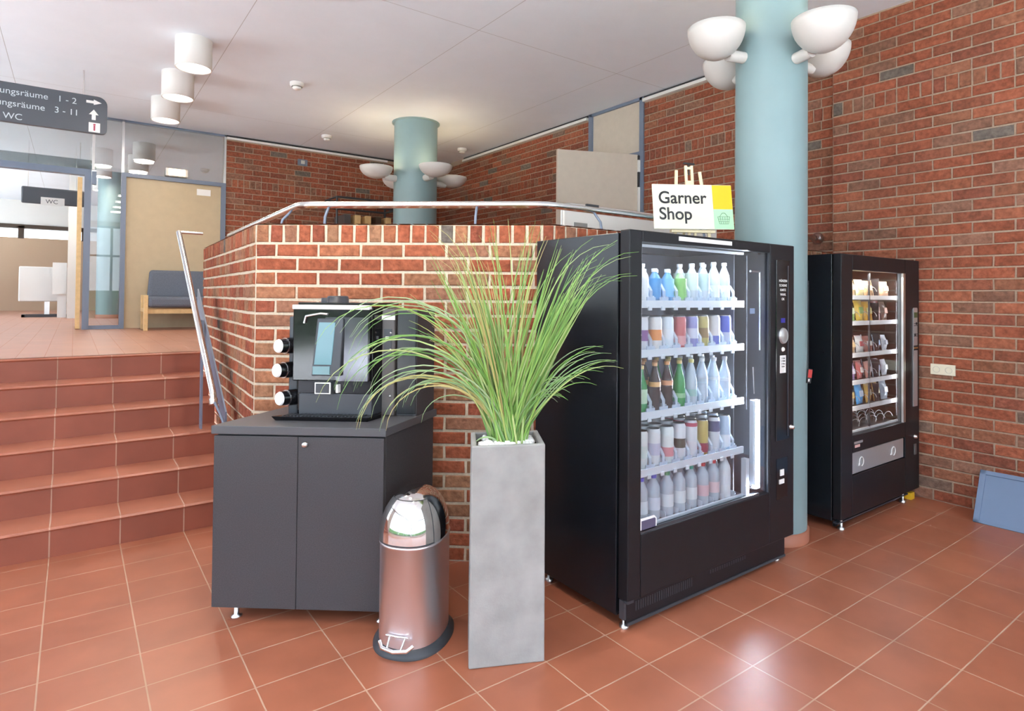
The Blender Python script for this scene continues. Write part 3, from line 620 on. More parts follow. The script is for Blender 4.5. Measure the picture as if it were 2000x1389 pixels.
mb = MB(); mb.T = Matrix.Translation((1.352, 0, .765)) @ Matrix.Rotation(PI/2, 4, 'X'); mb.lathe([(0,.022),(.010,.02),(.012,0),(.018,0),(.018,-.002)], 16); mb.build('lock', 'alu', dr)
mb = MB(); mb.box(cx-.055, cx+.06, -.002, .001, .37, .60, 0); mb.box(cx-.04, cx+.05, .0, .002, .39, .58, 0); mb.build('coin_return', 'gloss', dr)
mb = MB(); mb.box(cx-.02, cx+.018, -.006, -.001, .50, .535); mb.box(cx-.03, cx+.02, -.006, -.001, .455, .48); mb.build('return_label', 'paper', dr)
# delivery bay and light
mb = MB(); mb.box(.985, .992, .13, ya+.25, .40, 1.76); mb.box(1.135, 1.14, .03, ya+.25, .40, 1.76); mb.box(.992, 1.135, .26, .27, .40, 1.76); mb.build('lift_shaft', 'dark', m1)
mb = MB(); mb.box(1.035, 1.075, .022, .045, .455, .945); mb.build('light_strip', 'led', m1)
mb = MB(); mb.box(1.018, 1.030, .022, .05, .48, .945); mb.build('light_grille', 'shelfw', m1)
mb = MB(); mb.box(.955, .985, .03, .06, .43, .63); mb.build('lift_plate', 'shelfw', m1)
mb = MB(); mb.tube([(.99,.03,1.66),(1.08,.03,1.66)], .007, 8); mb.tube([(1.08,.03,1.66),(1.082,.03,1.22)], .006, 8); mb.build('guide_rod', 'steel', m1)
mb = MB(); mb.box(.985, 1.03, .027, .029, 1.425, 1.455); mb.build('bay_label', cmat((.30,.40,.60),.5), m1)
mb = MB(); mb.tube([(1.02,.03,1.13),(1.03,.03,.98)], .004, 6); mb.build('bay_handle', 'steel', m1)
mb = MB(); mb.box(.06, .95, .045, .058, gz1-.018, gz1-.006); mb.build('top_light', 'ledsoft', m1)
# plinth with vent slots
mb = MB(); mb.box(.012, 1.32, .018, .03, .03, .128, 0)
for i in range(26): mb.box(.07+i*.016, .078+i*.016, .0165, .019, .075, .118, 1)
for i in range(16): mb.box(.62+i*.02, .632+i*.02, .0165, .019, .10, .118, 1)
mb.box(.012, 1.32, .012, .02, .022, .034, 2); mb.build('plinth_grille', ['blackfront','dark','rubber'], m1)
for x, y in ((.03,.05),(1.28,.05),(.04,D-.08),(1.30,D-.08)):
    mb = MB(); mb.lathe([(.022,0),(.022,.012),(.01,.016),(.01,.05)], 14, (x,y,0)); mb.build('foot', 'alu', m1)
mb = MB(); mb.box(.0,.04,.0,.02,.128,.142); mb.box(-.002,.02,.02,.05,.05,.135); mb.build('hinge', 'greyplast', m1)
# LED strip light, plus unseen side strips added to brighten the products
def area(x, y, z, rot, sx, sy, e, c):
    l = bpy.data.lights.new('machine_light', 'AREA'); l.shape = 'RECTANGLE'; l.size = sx; l.size_y = sy; l.energy = e; l.color = c
    o = bpy.data.objects.new('machine_light', l); o.location = (x,y,z); o.rotation_euler = rot; C.objects.link(o)
area(MX0+1.028, MY0+.034, .70, (0, PI/2, -.30), .50, .02, 190, (.80,.88,1.0))
area(MX0+.978, MY0+.031, 1.32, (0, PI/2, -.55), .85, .012, 16, (.82,.90,1.0))  # added strip for the upper shelves, no visible lamp here
area(MX0+.052, MY0+.031, 1.08, (0, -PI/2, .55), 1.25, .012, 85, (.82,.90,1.0))
area(MX0+.5, MY0+.032, gz1-.03, (.45, 0, 0), .8, .02, 2.2, (.82,.90,1.0))
# shelves
SH = [1.488, 1.253, .958, .690, .432]
pitch, c0 = .0945, 2.218-MX0
for z in SH:
    mb = MB(); mb.box(.06, .955, .055, D-.05, z-.010, z-.002); sh = mb.build('shelf', 'interior', m1)
    mb = MB(); mb.box(.06, .955, .045, .055, z-.028, z+.008)
    for i in range(8): mb.box(c0+i*pitch-.006, c0+i*pitch+.018, .040, .046, z-.040, z-.022)
    mb.build('price_strip', 'shelfw', sh)
    mb = MB()
    for i in range(9): mb.box(c0+(i-.5)*pitch-.0012, c0+(i-.5)*pitch+.0012, .055, D-.08, z-.002, z+.03)
    mb.build('divider', 'shelfw', sh)
hookme = None
for z in SH[:4]:
    for i in range(8):
        if hookme is None:
            mb = MB(); mb.prismx([(0,0),(.006,0),(.006,.05),(.03,.085),(.024,.088),(0,.053)], -.008, .008, 0); mb.box(-.03,.03,.0,.004,0,.022); ho = mb.build('release_hook', 'clearhook', m1); hookme = ho; o = ho
        else: o = hookme.copy(); C.objects.link(o); o.parent = m1
        o.location = (c0+i*pitch+.02, .047, z+.002)
# products
protos = {}
def bottle(key, h, r, body, cap, label, lz=(.25,.6), neck=.38, capr=None, name='bottle'):
    if key in protos: return copy_tree(protos[key])
    mb = MB(); nr = .35*r if neck > .3 else .4*r
    zb = h*(1-neck)
    pr = [(0,0),(r*.85,0),(r,.008),(r,zb*.45),(r*.96,zb*.5),(r,zb*.55),(r,zb),(r*.92,zb+h*neck*.18),(r*.65,zb+h*neck*.42),(nr*1.1,zb+h*neck*.68),(nr,zb+h*neck*.75),(nr,h-.012)]
    mb.lathe(pr, 16); o = mb.build(name, body)
    cr = capr or nr*1.25
    m2 = MB(); m2.lathe([(cr,-.016),(cr*1.05,-.002),(cr,.001),(0,.002)], 14, (0,0,h-.002)); m2.build('cap', cap, o)
    m3 = MB(); m3.lathe([(r+.0008,h*lz[0]),(r+.0008,h*lz[1])], 16); m3.build('label', label, o)
    protos[key] = o; return o
def can(key, h, r, body, band, lid='alu', zb=(.3,.62)):
    if key in protos: return copy_tree(protos[key])
    mb = MB(); mb.lathe([(r*.75,0),(r,.010),(r,h-.014),(r*.86,h-.002)], 18); o = mb.build('can', body)
    m2 = MB(); m2.lathe([(r*.86,h-.002),(r*.88,h+.001),(r*.82,h),(r*.80,h-.004),(0,h-.004)], 18); m2.build('lid', lid, o)
    m3 = MB(); m3.lathe([(r+.0006,h*zb[0]),(r+.0006,h*zb[1])], 18); m3.build('printed_band', band, o)
    protos[key] = o; return o
CP = lambda n, t, b=.35: M.setdefault(n, clear_plastic(n, t, b)) and n
cl, gr_, br_, bl_ = CP('clear_pet', (.86,.93,1.0), .62), CP('green_glass', (.10,.55,.16), .6), CP('cola_dark', (.05,.015,.01), .9), CP('blue_pet', (.20,.50,.85), .6)
gp = CP('pale_green_pet', (.55,.80,.45), .6)
wht = cmat((.85,.86,.87)); lbl = cmat((.80,.84,.86))
SHN = ['top', 'second', 'middle', 'fourth', 'bottom']
ORD = ['first', 'second', 'third', 'fourth', 'fifth', 'sixth', 'seventh', 'eighth']
ROW = ['front', 'second-row', 'third-row', 'back-row']
spec = [
 [('white bottle', lambda: bottle('a0', .185, .033, wht, wht, wht, name='bottle')), ('blue-labelled bottle', lambda: bottle('a1', .165, .033, bl_, wht, cmat((.05,.28,.60)), (.1,.7))), ('sky-blue bottle', lambda: bottle('a2', .165, .033, bl_, wht, cmat((.20,.48,.75)), (.15,.7))),
  ('green-labelled bottle', lambda: bottle('a3', .165, .033, gp, wht, cmat((.22,.50,.12)), (.1,.72))), ('clear bottle with pale label', lambda: bottle('a4', .200, .033, cl, wht, cmat((.62,.72,.68)), (.3,.75))), ('clear bottle with grey-green label', lambda: bottle('a5', .200, .033, cl, wht, cmat((.50,.66,.66)), (.3,.75))),
  ('clear slim bottle with white label', lambda: bottle('a6', .215, .031, cl, wht, lbl, (.12,.42))), ('clear narrow bottle with white label', lambda: bottle('a7', .215, .030, cl, wht, lbl, (.12,.42)))],
 [('purple and white can', lambda: can('b0', .162, .034, cmat((.85,.84,.88)), cmat((.25,.08,.28)))), ('orange and white can', lambda: can('b1', .162, .034, cmat((.86,.82,.80)), cmat((.85,.30,.06)))), ('pale blue and white can', lambda: can('b2', .162, .034, cmat((.78,.86,.93)), cmat((.85,.9,.95)))),
  ('red can', lambda: can('b3', .162, .034, cmat((.62,.13,.13)), cmat((.75,.35,.35)), zb=(.1,.4))), ('violet-blue can', lambda: can('b4', .162, .034, cmat((.34,.34,.66)), cmat((.70,.72,.86)))), ('gold can', lambda: can('b5', .162, .034, cmat((.62,.50,.16)), cmat((.35,.22,.08)))),
  ('white can with blue foot', lambda: can('b6', .162, .034, cmat((.80,.76,.78)), cmat((.10,.13,.50)), zb=(.08,.35))), ('blue can', lambda: can('b7', .162, .034, cmat((.10,.14,.60)), cmat((.55,.6,.75)), zb=(.05,.45)))],
 [('green glass bottle', lambda: bottle('c0', .225, .030, gr_, cmat((.75,.55,.15)), cmat((.55,.75,.5)), (.2,.5), .5)), ('dark bottle with orange label', lambda: bottle('c1', .235, .030, br_, cmat((.85,.42,.16)), cmat((.90,.50,.18)), (.50,.60), .45)), ('dark cola bottle with orange collar', lambda: bottle('c2', .235, .030, br_, cmat((.88,.40,.14)), cmat((.85,.40,.20)), (.50,.60), .45)),
  ('green bottle with gold cap', lambda: bottle('c3', .235, .030, gr_, cmat((.85,.60,.20)), cmat((.30,.60,.30)), (.2,.3), .5)), ('clear-green bottle with yellow cap', lambda: bottle('c4', .235, .030, cl, cmat((.80,.72,.25)), cmat((.35,.55,.50)), (.2,.35), .5)), ('clear glass bottle with white cap', lambda: bottle('c5', .235, .030, cl, wht, cmat((.55,.66,.72)), (.45,.55), .45)),
  ('clear tonic bottle with white collar', lambda: bottle('c6', .235, .030, cl, wht, lbl, (.50,.56), .45)), ('clear soda bottle with pale collar', lambda: bottle('c7', .235, .030, cl, cmat((.6,.62,.66)), lbl, (.44,.52), .45))],
 [('tall white can with gold lid', lambda: can('d0', .18, .034, cmat((.84,.88,.86)), cmat((.70,.82,.78)), 'alu')), ('tall white can with lilac print', lambda: can('d1', .18, .034, cmat((.88,.90,.92)), cmat((.62,.62,.78)), 'alu')), ('white can with red print', lambda: can('d2', .18, .034, cmat((.85,.90,.88)), cmat((.80,.35,.38)), 'alu', (.2,.45))),
  ('white can with dark picture', lambda: can('d3', .185, .034, cmat((.84,.84,.88)), cmat((.10,.12,.10)), 'alu', (.35,.6))), ('white can with red rim', lambda: can('d4', .19, .034, cmat((.86,.84,.88)), cmat((.60,.08,.14)), 'alu', (.84,.94))), ('gold and maroon can', lambda: can('d5', .18, .033, cmat((.60,.45,.12)), cmat((.35,.06,.10)), 'alu', (.08,.35))),
  ('dark blue and white can', lambda: can('d6', .185, .033, cmat((.80,.82,.88)), cmat((.10,.10,.22)), 'alu', (.6,.9))), ('light blue can', lambda: can('d7', .185, .033, cmat((.60,.74,.92)), cmat((.85,.88,.95)), 'alu', (.1,.45)))],
 [('water bottle with blue cap', lambda: bottle('e0', .215, .034, cl, cmat((.10,.12,.75)), lbl, (.22,.50), .30, .016)), ('still water bottle with bright blue cap', lambda: bottle('e1', .215, .034, cl, cmat((.14,.16,.80)), cmat((.72,.78,.86)), (.22,.50), .30, .016)), ('water bottle with green cap', lambda: bottle('e2', .215, .034, cl, cmat((.10,.48,.26)), lbl, (.22,.50), .30, .016)),
  ('water bottle with grey cap', lambda: bottle('e3', .215, .034, cl, cmat((.36,.38,.40)), lbl, (.22,.50), .30, .016)), ('spritzer bottle with sea-green cap', lambda: bottle('e4', .215, .034, cl, cmat((.08,.45,.32)), lbl, (.22,.50), .30, .016)), ('bottle with red cap', lambda: bottle('e5', .215, .034, cl, cmat((.75,.07,.10)), cmat((.82,.55,.58)), (.22,.48), .30, .016)),
  ('bottle with red cap and red print', lambda: bottle('e6', .215, .034, cl, cmat((.80,.08,.10)), cmat((.86,.66,.68)), (.22,.48), .30, .016)), ('white milk bottle with red cap', lambda: bottle('e7', .235, .034, cmat((.84,.87,.90)), cmat((.80,.10,.12)), cmat((.80,.84,.90)), (.3,.5), .35, .016))],
]
rows = [2, 3, 3, 3, 4]
for si, z in enumerate(SH):
    for i in range(8):
        desc, fn = spec[si][i]
        for k in range(rows[si]):
            o = fn(); o.location = (MX0+c0+i*pitch, MY0+.092+k*.074+R.uniform(-.003,.003), z); o.rotation_euler = (0,0,R.uniform(-.4,.4))
            ct = 'can' if 'can' in desc.split() and si in (1,3) else 'bottle'
            lb = f'{desc}, {ROW[k]} in {ORD[i]} column, {SHN[si]} shelf of drinks machine'
            tag(o, lb, ct, f'{ct}s on the {SHN[si]} shelf of the drinks machine')
# ------------------------------------------------------------------ snack machine
NX0, NX1, NY0, NY1, NZ = 4.046, 5.262, 1.9345, 2.592, 1.809
W2, D2 = NX1-NX0, NY1-NY0
m2_ = thing('snack_vending_machine', 'black snack vending machine in the corner against the right brick wall', 'vending machine', (NX0, NY0, 0))
mb = MB(); ya = .06
mb.box(0, .03, ya, D2, .055, NZ); mb.box(W2-.03, W2, ya, D2, .055, NZ); mb.box(.03, W2-.03, ya, D2, NZ-.03, NZ); mb.box(.03, W2-.03, D2-.03, D2, .055, NZ-.03); mb.box(.03, W2-.03, ya, D2-.03, .055, .55); mb.build('cabinet_body', 'black', m2_, .004)
mb = MB(); mb.box(.05, W2-.06, D2-.04, D2-.032, .55, NZ-.04); mb.box(.045, .05, ya+.01, D2-.04, .55, NZ-.04); mb.box(1.0, 1.005, ya+.01, D2-.04, .55, NZ-.04); mb.build('interior_lining', cmat((.06,.04,.032),.6), m2_)
qx0, qx1, qz0, qz1 = .155, .968, .603, 1.705
mb = MB(); mb.box(0, qx0, 0, .055, .075, NZ); mb.box(qx1, W2, 0, .055, .075, NZ); mb.box(qx0, qx1, 0, .055, qz1, NZ); mb.box(qx0, qx1, 0, .055, .49, qz0); mb.box(qx0, qx1, 0, .055, .075, .34); mb.box(qx0, qx1, .03, .055, .34, .49)
dr = mb.build('door', 'blackfront', m2_, .004)
mb = MB(); mb.box(qx0, qx1, .012, .018, qz0, qz1); mb.build('glass_pane', 'glass', dr)
mb = MB(); mb.box(qx1-.035, qx1-.022, -.002, .012, qz0, qz1); mb.box(qx1-.012, qx1, -.002, .012, qz0, qz1); mb.build('glass_trim', 'alu', dr)
mb = MB(); mb.box(qx0+.0, qx1-.01, .008, .03, .345, .485); fl = mb.build('delivery_flap', 'silver', dr, .003)
mb = MB()
for x in (qx0+.13, qx0+.62):
    mb.tube([(x+.03*math.cos(a)+.0, .003, .415+.03*math.sin(a)) for a in [PI*1.15-2*PI*.8*i/14 for i in range(15)]], .004, 6)
    mb.prismy([(x-.045,.392),(x-.02,.392),(x-.032,.412)], .002, .006)
mb.build('arrow', 'paper', fl)
mb = MB(); mb.box(qx0+.02, qx0+.14, -.002, .001, .545, .56, 0); mb.box(qx0+.03, qx0+.10, -.002, .001, .52, .538, 1); mb.build('maker_label', ['silver', cmat((.75,.45,.42),.5)], dr)
px = 1.135
mb = MB(); mb.prismy([(px-.035,.705)]+[(px+.035,.705)]+arc(px+.02, 1.435, .015, 0, PI/2)+arc(px-.02, 1.435, .015, PI/2, PI), -.007, .001); cp2 = mb.build('control_panel', 'silver', dr)
mb = MB(); mb.box(px-.028, px+.028, -.009, -.007, 1.375, 1.415); mb.build('display', cmat((.05,.10,.03),.3), cp2)
mb = MB()
for z in (1.33, 1.315, 1.25, 1.235): mb.box(px-.03, px+.03, -.0085, -.007, z-.003, z+.003)
mb.build('keypad', 'greyplast', cp2)
mb = MB(); mb.box(px-.034, px+.034, -.010, -.007, 1.14, 1.152); mb.build('card_slot', cmat((.75,.55,.2),.3,1), cp2)
mb = MB(); mb.box(px-.034, px+.034, -.009, -.007, 1.128, 1.139); mb.box(px-.034, px+.034, -.009, -.007, 1.153, 1.164); mb.T = Matrix.Translation((px-.012,-.007,1.245)) @ Matrix.Rotation(PI/2,4,'X'); mb.lathe([(0,.004),(.011,.004),(.011,0)], 12); mb.T = Matrix.Translation((px+.01,-.007,1.33)) @ Matrix.Rotation(PI/2,4,'X'); mb.lathe([(0,.004),(.010,.004),(.010,0)], 12); mb.build('coin_slot', 'ink', cp2)
mb = MB(); mb.box(px-.02, px+.02, -.006, .001, .34, .42); mb.build('coin_return', 'smoke', dr, .004)
mb = MB(); mb.T = Matrix.Translation((px, 0, .475)) @ Matrix.Rotation(PI/2, 4, 'X'); mb.lathe([(0,.018),(.012,.016),(.016,0)], 14); mb.build('lock', 'alu', dr)
mb = MB(); mb.box(.02, W2-.2, .05, .065, .02, .07, 0); mb.box(.0, W2-.15, .02, .05, .045, .055, 1); mb.build('plinth', ['black','greyplast'], m2_)
mb = MB(); mb.box(W2-.12, W2-.06, .01, .06, 0, .05); mb.build('levelling_wedge', 'yellowp', m2_)
for x, y in ((.06,.03),(W2-.22,.03),(.05,D2-.08),(W2-.1,D2-.08)):
    mb = MB(); mb.lathe([(.022,0),(.022,.012),(.01,.016),(.01,.06)], 14, (x,y,0)); mb.build('foot', 'alu', m2_)
S2 = [1.532, 1.355, 1.135, .948, .772, .612]
sc0, sp_ = 4.275-NX0, .128
coil0 = None
for si, z in enumerate(S2):
    mb = MB(); mb.box(.06, .96, .055, D2-.06, z-.012, z-.004); sh = mb.build('shelf', 'alu', m2_)
    mb = MB(); mb.box(.10, .96, .046, .055, z-.024, z+.006); mb.build('price_strip', 'white', sh)
    for i in range(6):
        if si != 5 and i > 3: continue
        if coil0 is None:
            mb = MB(); r = .034; mb.tube([(r*math.cos(a)*1.0, .0+a/(2*PI)*.065, r+r*math.sin(a)) for a in [2*PI*j/14 for j in range(0, 57)]], .0022, 5); coil0 = mb.build('spiral', 'alu', m2_); o = coil0
        else: o = coil0.copy(); C.objects.link(o); o.parent = m2_
        o.location = (sc0+i*sp_, .06, z)
mb = MB()
for z in S2[:-1]: mb.box(sc0+3.5*sp_-.002, sc0+3.5*sp_+.002, .06, D2-.08, z, z+.13)
mb.box(.50, .512, .046, .056, .61, 1.70); mb.build('partition', 'dark', m2_)
area(NX0+.55, NY0+.032, NZ-.12, (.4, 0, 0), .7, .02, 5, (1,.90,.78))
area(NX0+.165, NY0+.032, 1.15, (0, -PI/2, .6), 1.0, .012, 5, (1,.92,.84))
area(NX0+.93, NY0+.032, 1.15, (0, PI/2, -.6), 1.0, .012, 1.4, (.95,.96,1))
def packet(key, w_, h_, d_, c1, c2):
    if key in protos: return copy_tree(protos[key])
    mb = MB(); nx, nz = 7, 7; vs = []; fs = []
    for sgn in (-1, 1):
        for j in range(nz+1):
            for i in range(nx+1):
                u, v = i/nx, j/nz; b = (math.sin(PI*u)**.6)*(math.sin(PI*v)**.7) if 0 < u < 1 and 0 < v < 1 else 0
                vs.append(((u-.5)*w_*(1-.06*math.sin(PI*v)), sgn*(d_/2*b+.0008), v*h_))
    n1_ = (nx+1)*(nz+1)
    for s_ in (0, 1):
        for j in range(nz):
            for i in range(nx):
                a = s_*n1_+j*(nx+1)+i; q = (a, a+1, a+nx+2, a+nx+1); fs.append(q if s_ == 0 else q[::-1])
    mb.add(vs, fs, 0, None, True)
    o = mb.build('snack_packet', c1)
    m3 = MB(); m3.add([(x, -d_*.47, z) for x, z in ((-w_*.28,h_*.36),(w_*.28,h_*.36),(w_*.28,h_*.68),(-w_*.28,h_*.68))]+[(x, -d_*.53-.001, z) for x, z in ((-w_*.24,h_*.38),(w_*.24,h_*.38),(w_*.24,h_*.66),(-w_*.24,h_*.66))], [(4,5,6,7),(0,1,5,4),(1,2,6,5),(2,3,7,6),(3,0,4,7)]); m3.build('printed_panel', c2, o)
    m4 = MB(); m4.box(-w_*.5, w_*.5, -.0016, .0016, h_-.010, h_+.004); m4.build('crimped_seal', c1, o)
    protos[key] = o; return o
snk = [
 [('cream',(.80,.62,.34),(.85,.75,.5)),('tan',(.72,.48,.24),(.85,.70,.45)),('pale yellow',(.85,.72,.36),(.9,.85,.6)),('biscuit-coloured',(.62,.38,.20),(.80,.62,.42)),('sand-coloured',(.78,.52,.30),(.7,.4,.2)),('peach',(.80,.50,.32),(.85,.7,.5))],
 [('pink and white',(.72,.55,.62),(.5,.2,.3)),('green',(.28,.48,.10),(.75,.8,.5)),('yellow',(.85,.55,.08),(.35,.5,.15)),('orange-yellow',(.85,.45,.06),(.8,.7,.3)),('maroon',(.40,.10,.08),(.8,.5,.4)),('dark brown',(.20,.12,.08),(.6,.3,.2))],
 [('golden',(.80,.52,.16),(.8,.7,.3)),('brown and orange',(.70,.40,.18),(.85,.6,.3)),('white and red',(.80,.74,.68),(.55,.1,.1)),('red-brown',(.42,.16,.12),(.85,.8,.75)),('blue and white',(.50,.60,.70),(.2,.35,.6)),('silver',(.6,.6,.62),(.4,.4,.45))],
 [('lilac and white',(.62,.50,.68),(.85,.84,.88)),('violet',(.48,.30,.55),(.85,.8,.85)),('red',(.60,.16,.14),(.85,.75,.65)),('salmon',(.75,.36,.28),(.85,.8,.75)),('pale grey',(.66,.66,.70),(.4,.5,.7)),('grey',(.5,.5,.53),(.7,.7,.7))],
 [('red and silver',(.62,.12,.10),(.75,.75,.78)),('white',(.75,.72,.70),(.75,.55,.2)),('sky-blue',(.10,.38,.72),(.6,.7,.8)),('amber',(.78,.48,.12),(.85,.75,.5)),('brown and yellow',(.55,.30,.08),(.85,.7,.3)),('grey-blue',(.35,.40,.45),(.7,.7,.72))],
]
SN2 = ['top', 'second', 'third', 'fourth', 'fifth']
for si in range(5):
    for i in range(6):
        nm, c1, c2 = snk[si][i]; hh = (.115,.145,.115,.12,.14)[si]
        for k in range(2):
            o = packet('p%d%d' % (si,i), .105, hh*(1-.05*(i % 2)), .045, cmat(c1,.3), cmat(c2,.4))
            o.location = (NX0+sc0+i*sp_-.02, NY0+.095+k*.065, S2[si]); o.rotation_euler = (-.12-.05*R.random(), R.uniform(-.06,.06), R.uniform(-.15,.15))
            tag(o, f'{nm} snack packet, {ROW[k]} in {ORD[i]} column, {SN2[si]} shelf of snack machine', 'snack packet', f'snack packets on the {SN2[si]} shelf')
# ------------------------------------------------------------------ small sign on an easel on top of the drinks machine
t = thing('shop_sign_easel', 'small wooden easel holding the shop sign on top of the drinks machine', 'easel', (2.835, 2.165, MZ), math.radians(-29))
lean = math.radians(8)
mb = MB(); ln = lambda x, z, dy=0: (x, z*math.tan(lean)+dy, z)
def bar(mb, p, q, w_=.014, d_=.010):
    p, q = Vector(p), Vector(q); t_ = (q-p).normalized(); a = t_.cross(Vector((0,1,0))).normalized()*w_/2; b = a.cross(t_).normalized()*d_/2
    mb.hexa([p-a-b, p+a-b, p+a+b, p-a+b, q-a-b, q+a-b, q+a+b, q-a+b])
legs = []
for x0_, x1q, zt in ((-.105,-.075,.425), (.105,.065,.42)):
    mb = MB(); bar(mb, ln(x0_,0,.02), ln(x1q,zt,.02), .016); mb.build('leg', 'palewood', t)
mb = MB(); bar(mb, ln(-.018,.02,.02), ln(-.018,.455,.02)); bar(mb, ln(.018,.02,.02), ln(.018,.455,.02)); bar(mb, ln(-.02,.44,.02), ln(.02,.44,.02)); bar(mb, ln(-.02,.34,.02), ln(.02,.34,.02), .05); mb.build('mast', 'palewood', t)
mb = MB(); bar(mb, (0,.16,0), ln(0,.36,.03), .012); mb.build('rear_leg', 'palewood', t)
mb = MB(); bar(mb, ln(-.13,.068,.012), ln(.13,.068,.012), .016, .03); mb.build('ledge', 'palewood', t)
mb = MB(); bar(mb, ln(-.03,.47,.02), ln(.035,.465,.02), .008, .014); mb.tube([ln(0,.468,.02), ln(0,.40,.02)], .004, 6); mb.build('clamp', 'ink', t)
sg = thing('shop_sign', 'cream sign reading Garner Shop with yellow and mint squares', 'sign', (2.835, 2.165, MZ), math.radians(-29))
sgp = bpy.data.objects.new('sign_board', None); 
mb = MB(); Tm = Matrix.Translation((0, -.014+.01, .076)) @ Matrix.Rotation(-lean, 4, 'X') @ Matrix.Rotation(math.radians(-.8), 4, 'Y')
mb.T = Tm; mb.box(-.236, .236, -.005, .004, 0, .262); mb.build('board', 'signcream', sg, .003)
mb = MB(); mb.T = Tm; mb.box(.118, .234, -.0062, -.004, .118, .259); mb.build('yellow_field', 'yellow', sg)
mb = MB(); mb.T = Tm; mb.box(.118, .234, -.0062, -.004, .003, .118); mb.build('mint_field', 'mint', sg)
for s_, zz in (('Garner', .150), ('Shop', .056)):
    o = text('lettering', s_, .100, 'ink', sg, (0,0,0), extrude=.0003, bold=.0015)
    o.matrix_local = Tm @ Matrix.Translation((-.205, -.0064, zz)) @ Matrix.Rotation(PI/2, 4, 'X') @ Matrix.Scale(.97, 4, (1,0,0))
mb = MB(); mb.T = Tm; y = -.0068; bx_, bz = .176, .032
def wl_(p, q): mb.tube([(p[0], y, p[1]), (q[0], y, q[1])], .0011, 5)
wl_((bx_-.036,bz+.042),(bx_+.036,bz+.042)); wl_((bx_-.026,bz),(bx_+.026,bz)); wl_((bx_-.036,bz+.042),(bx_-.026,bz)); wl_((bx_+.036,bz+.042),(bx_+.026,bz))
for k in (-.6,-.2,.2,.6): wl_((bx_+k*.036,bz+.042),(bx_+k*.027,bz))
for z in (.014,.028): wl_((bx_-.032,bz+z),(bx_+.032,bz+z))
wl_((bx_-.024,bz+.042),(bx_-.008,bz+.064)); wl_((bx_+.024,bz+.042),(bx_+.008,bz+.064)); wl_((bx_-.008,bz+.064),(bx_+.008,bz+.064)); mb.build('basket_symbol', 'greyink', sg)
# ------------------------------------------------------------------ corner cabinet and coffee machine (skewed plan)
CO = Vector((.534, 3.092, 0)); ang = math.atan2(-.617, .787)
SHX = Matrix(((1,.30,0,0),(0,1,0,0),(0,0,1,0),(0,0,0,1)))
def cab_thing(name, label, cat, z): return thing(name, label, cat, (CO.x, CO.y, z), ang)
cb = cab_thing('base_cabinet', 'anthracite two-door base cabinet under the coffee machine', 'cabinet', 0)
def smb(): q = MB(); q.T = SHX.copy(); return q
mb = smb(); mb.box(.008, .800, .022, .485, .068, .855); mb.build('body', 'anth', cb)
mb = smb(); mb.box(-.004, .812, -.006, .50, .860, .898); mb.build('worktop', 'anthtop', cb, .002)
mb = smb(); mb.box(.006, .399, 0, .020, .062, .852); mb.build('door', 'anth', cb, .0015)
mb = smb(); mb.box(.402, .800, 0, .020, .062, .852); d_ = mb.build('door', 'anth', cb, .0015)
mb = smb(); mb.T = SHX @ Matrix.Translation((.437, 0, .818)) @ Matrix.Rotation(PI/2, 4, 'X'); mb.lathe([(0,.016),(.008,.015),(.012,.012),(.014,.004),(.014,0)], 18); mb.build('lock', 'alu', d_)
for x, y in ((.09,.045),(.775,.045),(.09,.44),(.75,.44)):
    mb = smb(); mb.lathe([(.022,0),(.022,.006),(.010,.012),(.010,.068)], 16, (x,y,0)); mb.build('leg', 'alu', cb)
cm = cab_thing('coffee_machine', 'black automatic coffee machine on the anthracite cabinet', 'coffee machine', .898)
bx0, bx1, by0, by1, bh = .236, .628, .185, .45, .572
mb = smb(); mb.box(bx0+.01, bx1, by0+.02, by1, .03, bh-.02); mb.build('body', 'gloss', cm, .01)
mb = smb(); mb.box(bx0+.002, bx1-.005, by0, by0+.03, .185, bh-.03); dd = mb.build('front_door', 'gloss', cm, .006)
mb = smb(); mb.prismy([(.46,.187),(.615,.187),(.615,.50),(.40,.50)], by0-.003, by0); mb.build('painted_reflection', mat('grey_reflection', (.10,.10,.115), .12, .7), dd)  # greyish reflection on the door, laid on as a lighter patch
mb = smb(); mb.hexa([(.355,by0-.032,.215),(.495,by0-.032,.215),(.495,by0,.215),(.355,by0,.215),(.370,by0-.016,.495),(.500,by0-.016,.495),(.500,by0,.495),(.370,by0,.495)]); mb.build('screen_housing', 'greyplast', dd, .004)
mb = smb(); mb.hexa([(.370,by0-.035,.27),(.452,by0-.035,.27),(.452,by0-.030,.27),(.370,by0-.030,.27),(.384,by0-.022,.475),(.462,by0-.022,.475),(.462,by0-.016,.475),(.384,by0-.016,.475)]); mb.build('touch_screen', 'screen', dd)
mb = smb(); mb.box(.364, .447, by0-.036, by0-.03, .222, .262); mb.build('screen_foot', cmat((.12,.25,.28),.2), dd)
mb = smb(); mb.tube([(.30,by0-.006,.47),(.31,by0-.008,.505),(.385,by0-.012,.518),(.42,by0-.012,.515)], .006, 8); mb.build('door_handle', 'alu', dd)
mb = smb(); mb.box(bx0+.02, bx1-.01, by0+.02, by0+.05, .125, .182); mb.build('outlet_recess', 'dark', cm)
mb = smb(); mb.box(.355, .435, by0-.006, by0+.03, .122, .180, 0); mb.box(.362, .428, by0-.010, by0-.006, .128, .174, 1); mb.build('coffee_outlet', ['alu','greyplast'], cm, .003)
mb = smb(); mb.box(.458, .470, by0-.004, by0+.02, .128, .170); mb.build('milk_nozzle', 'paper', cm, .003)
mb = smb(); mb.box(bx0+.03, bx1+.002, by0+.01, by1, .018, .122); mb.build('lower_housing', 'greyplast', cm, .004)
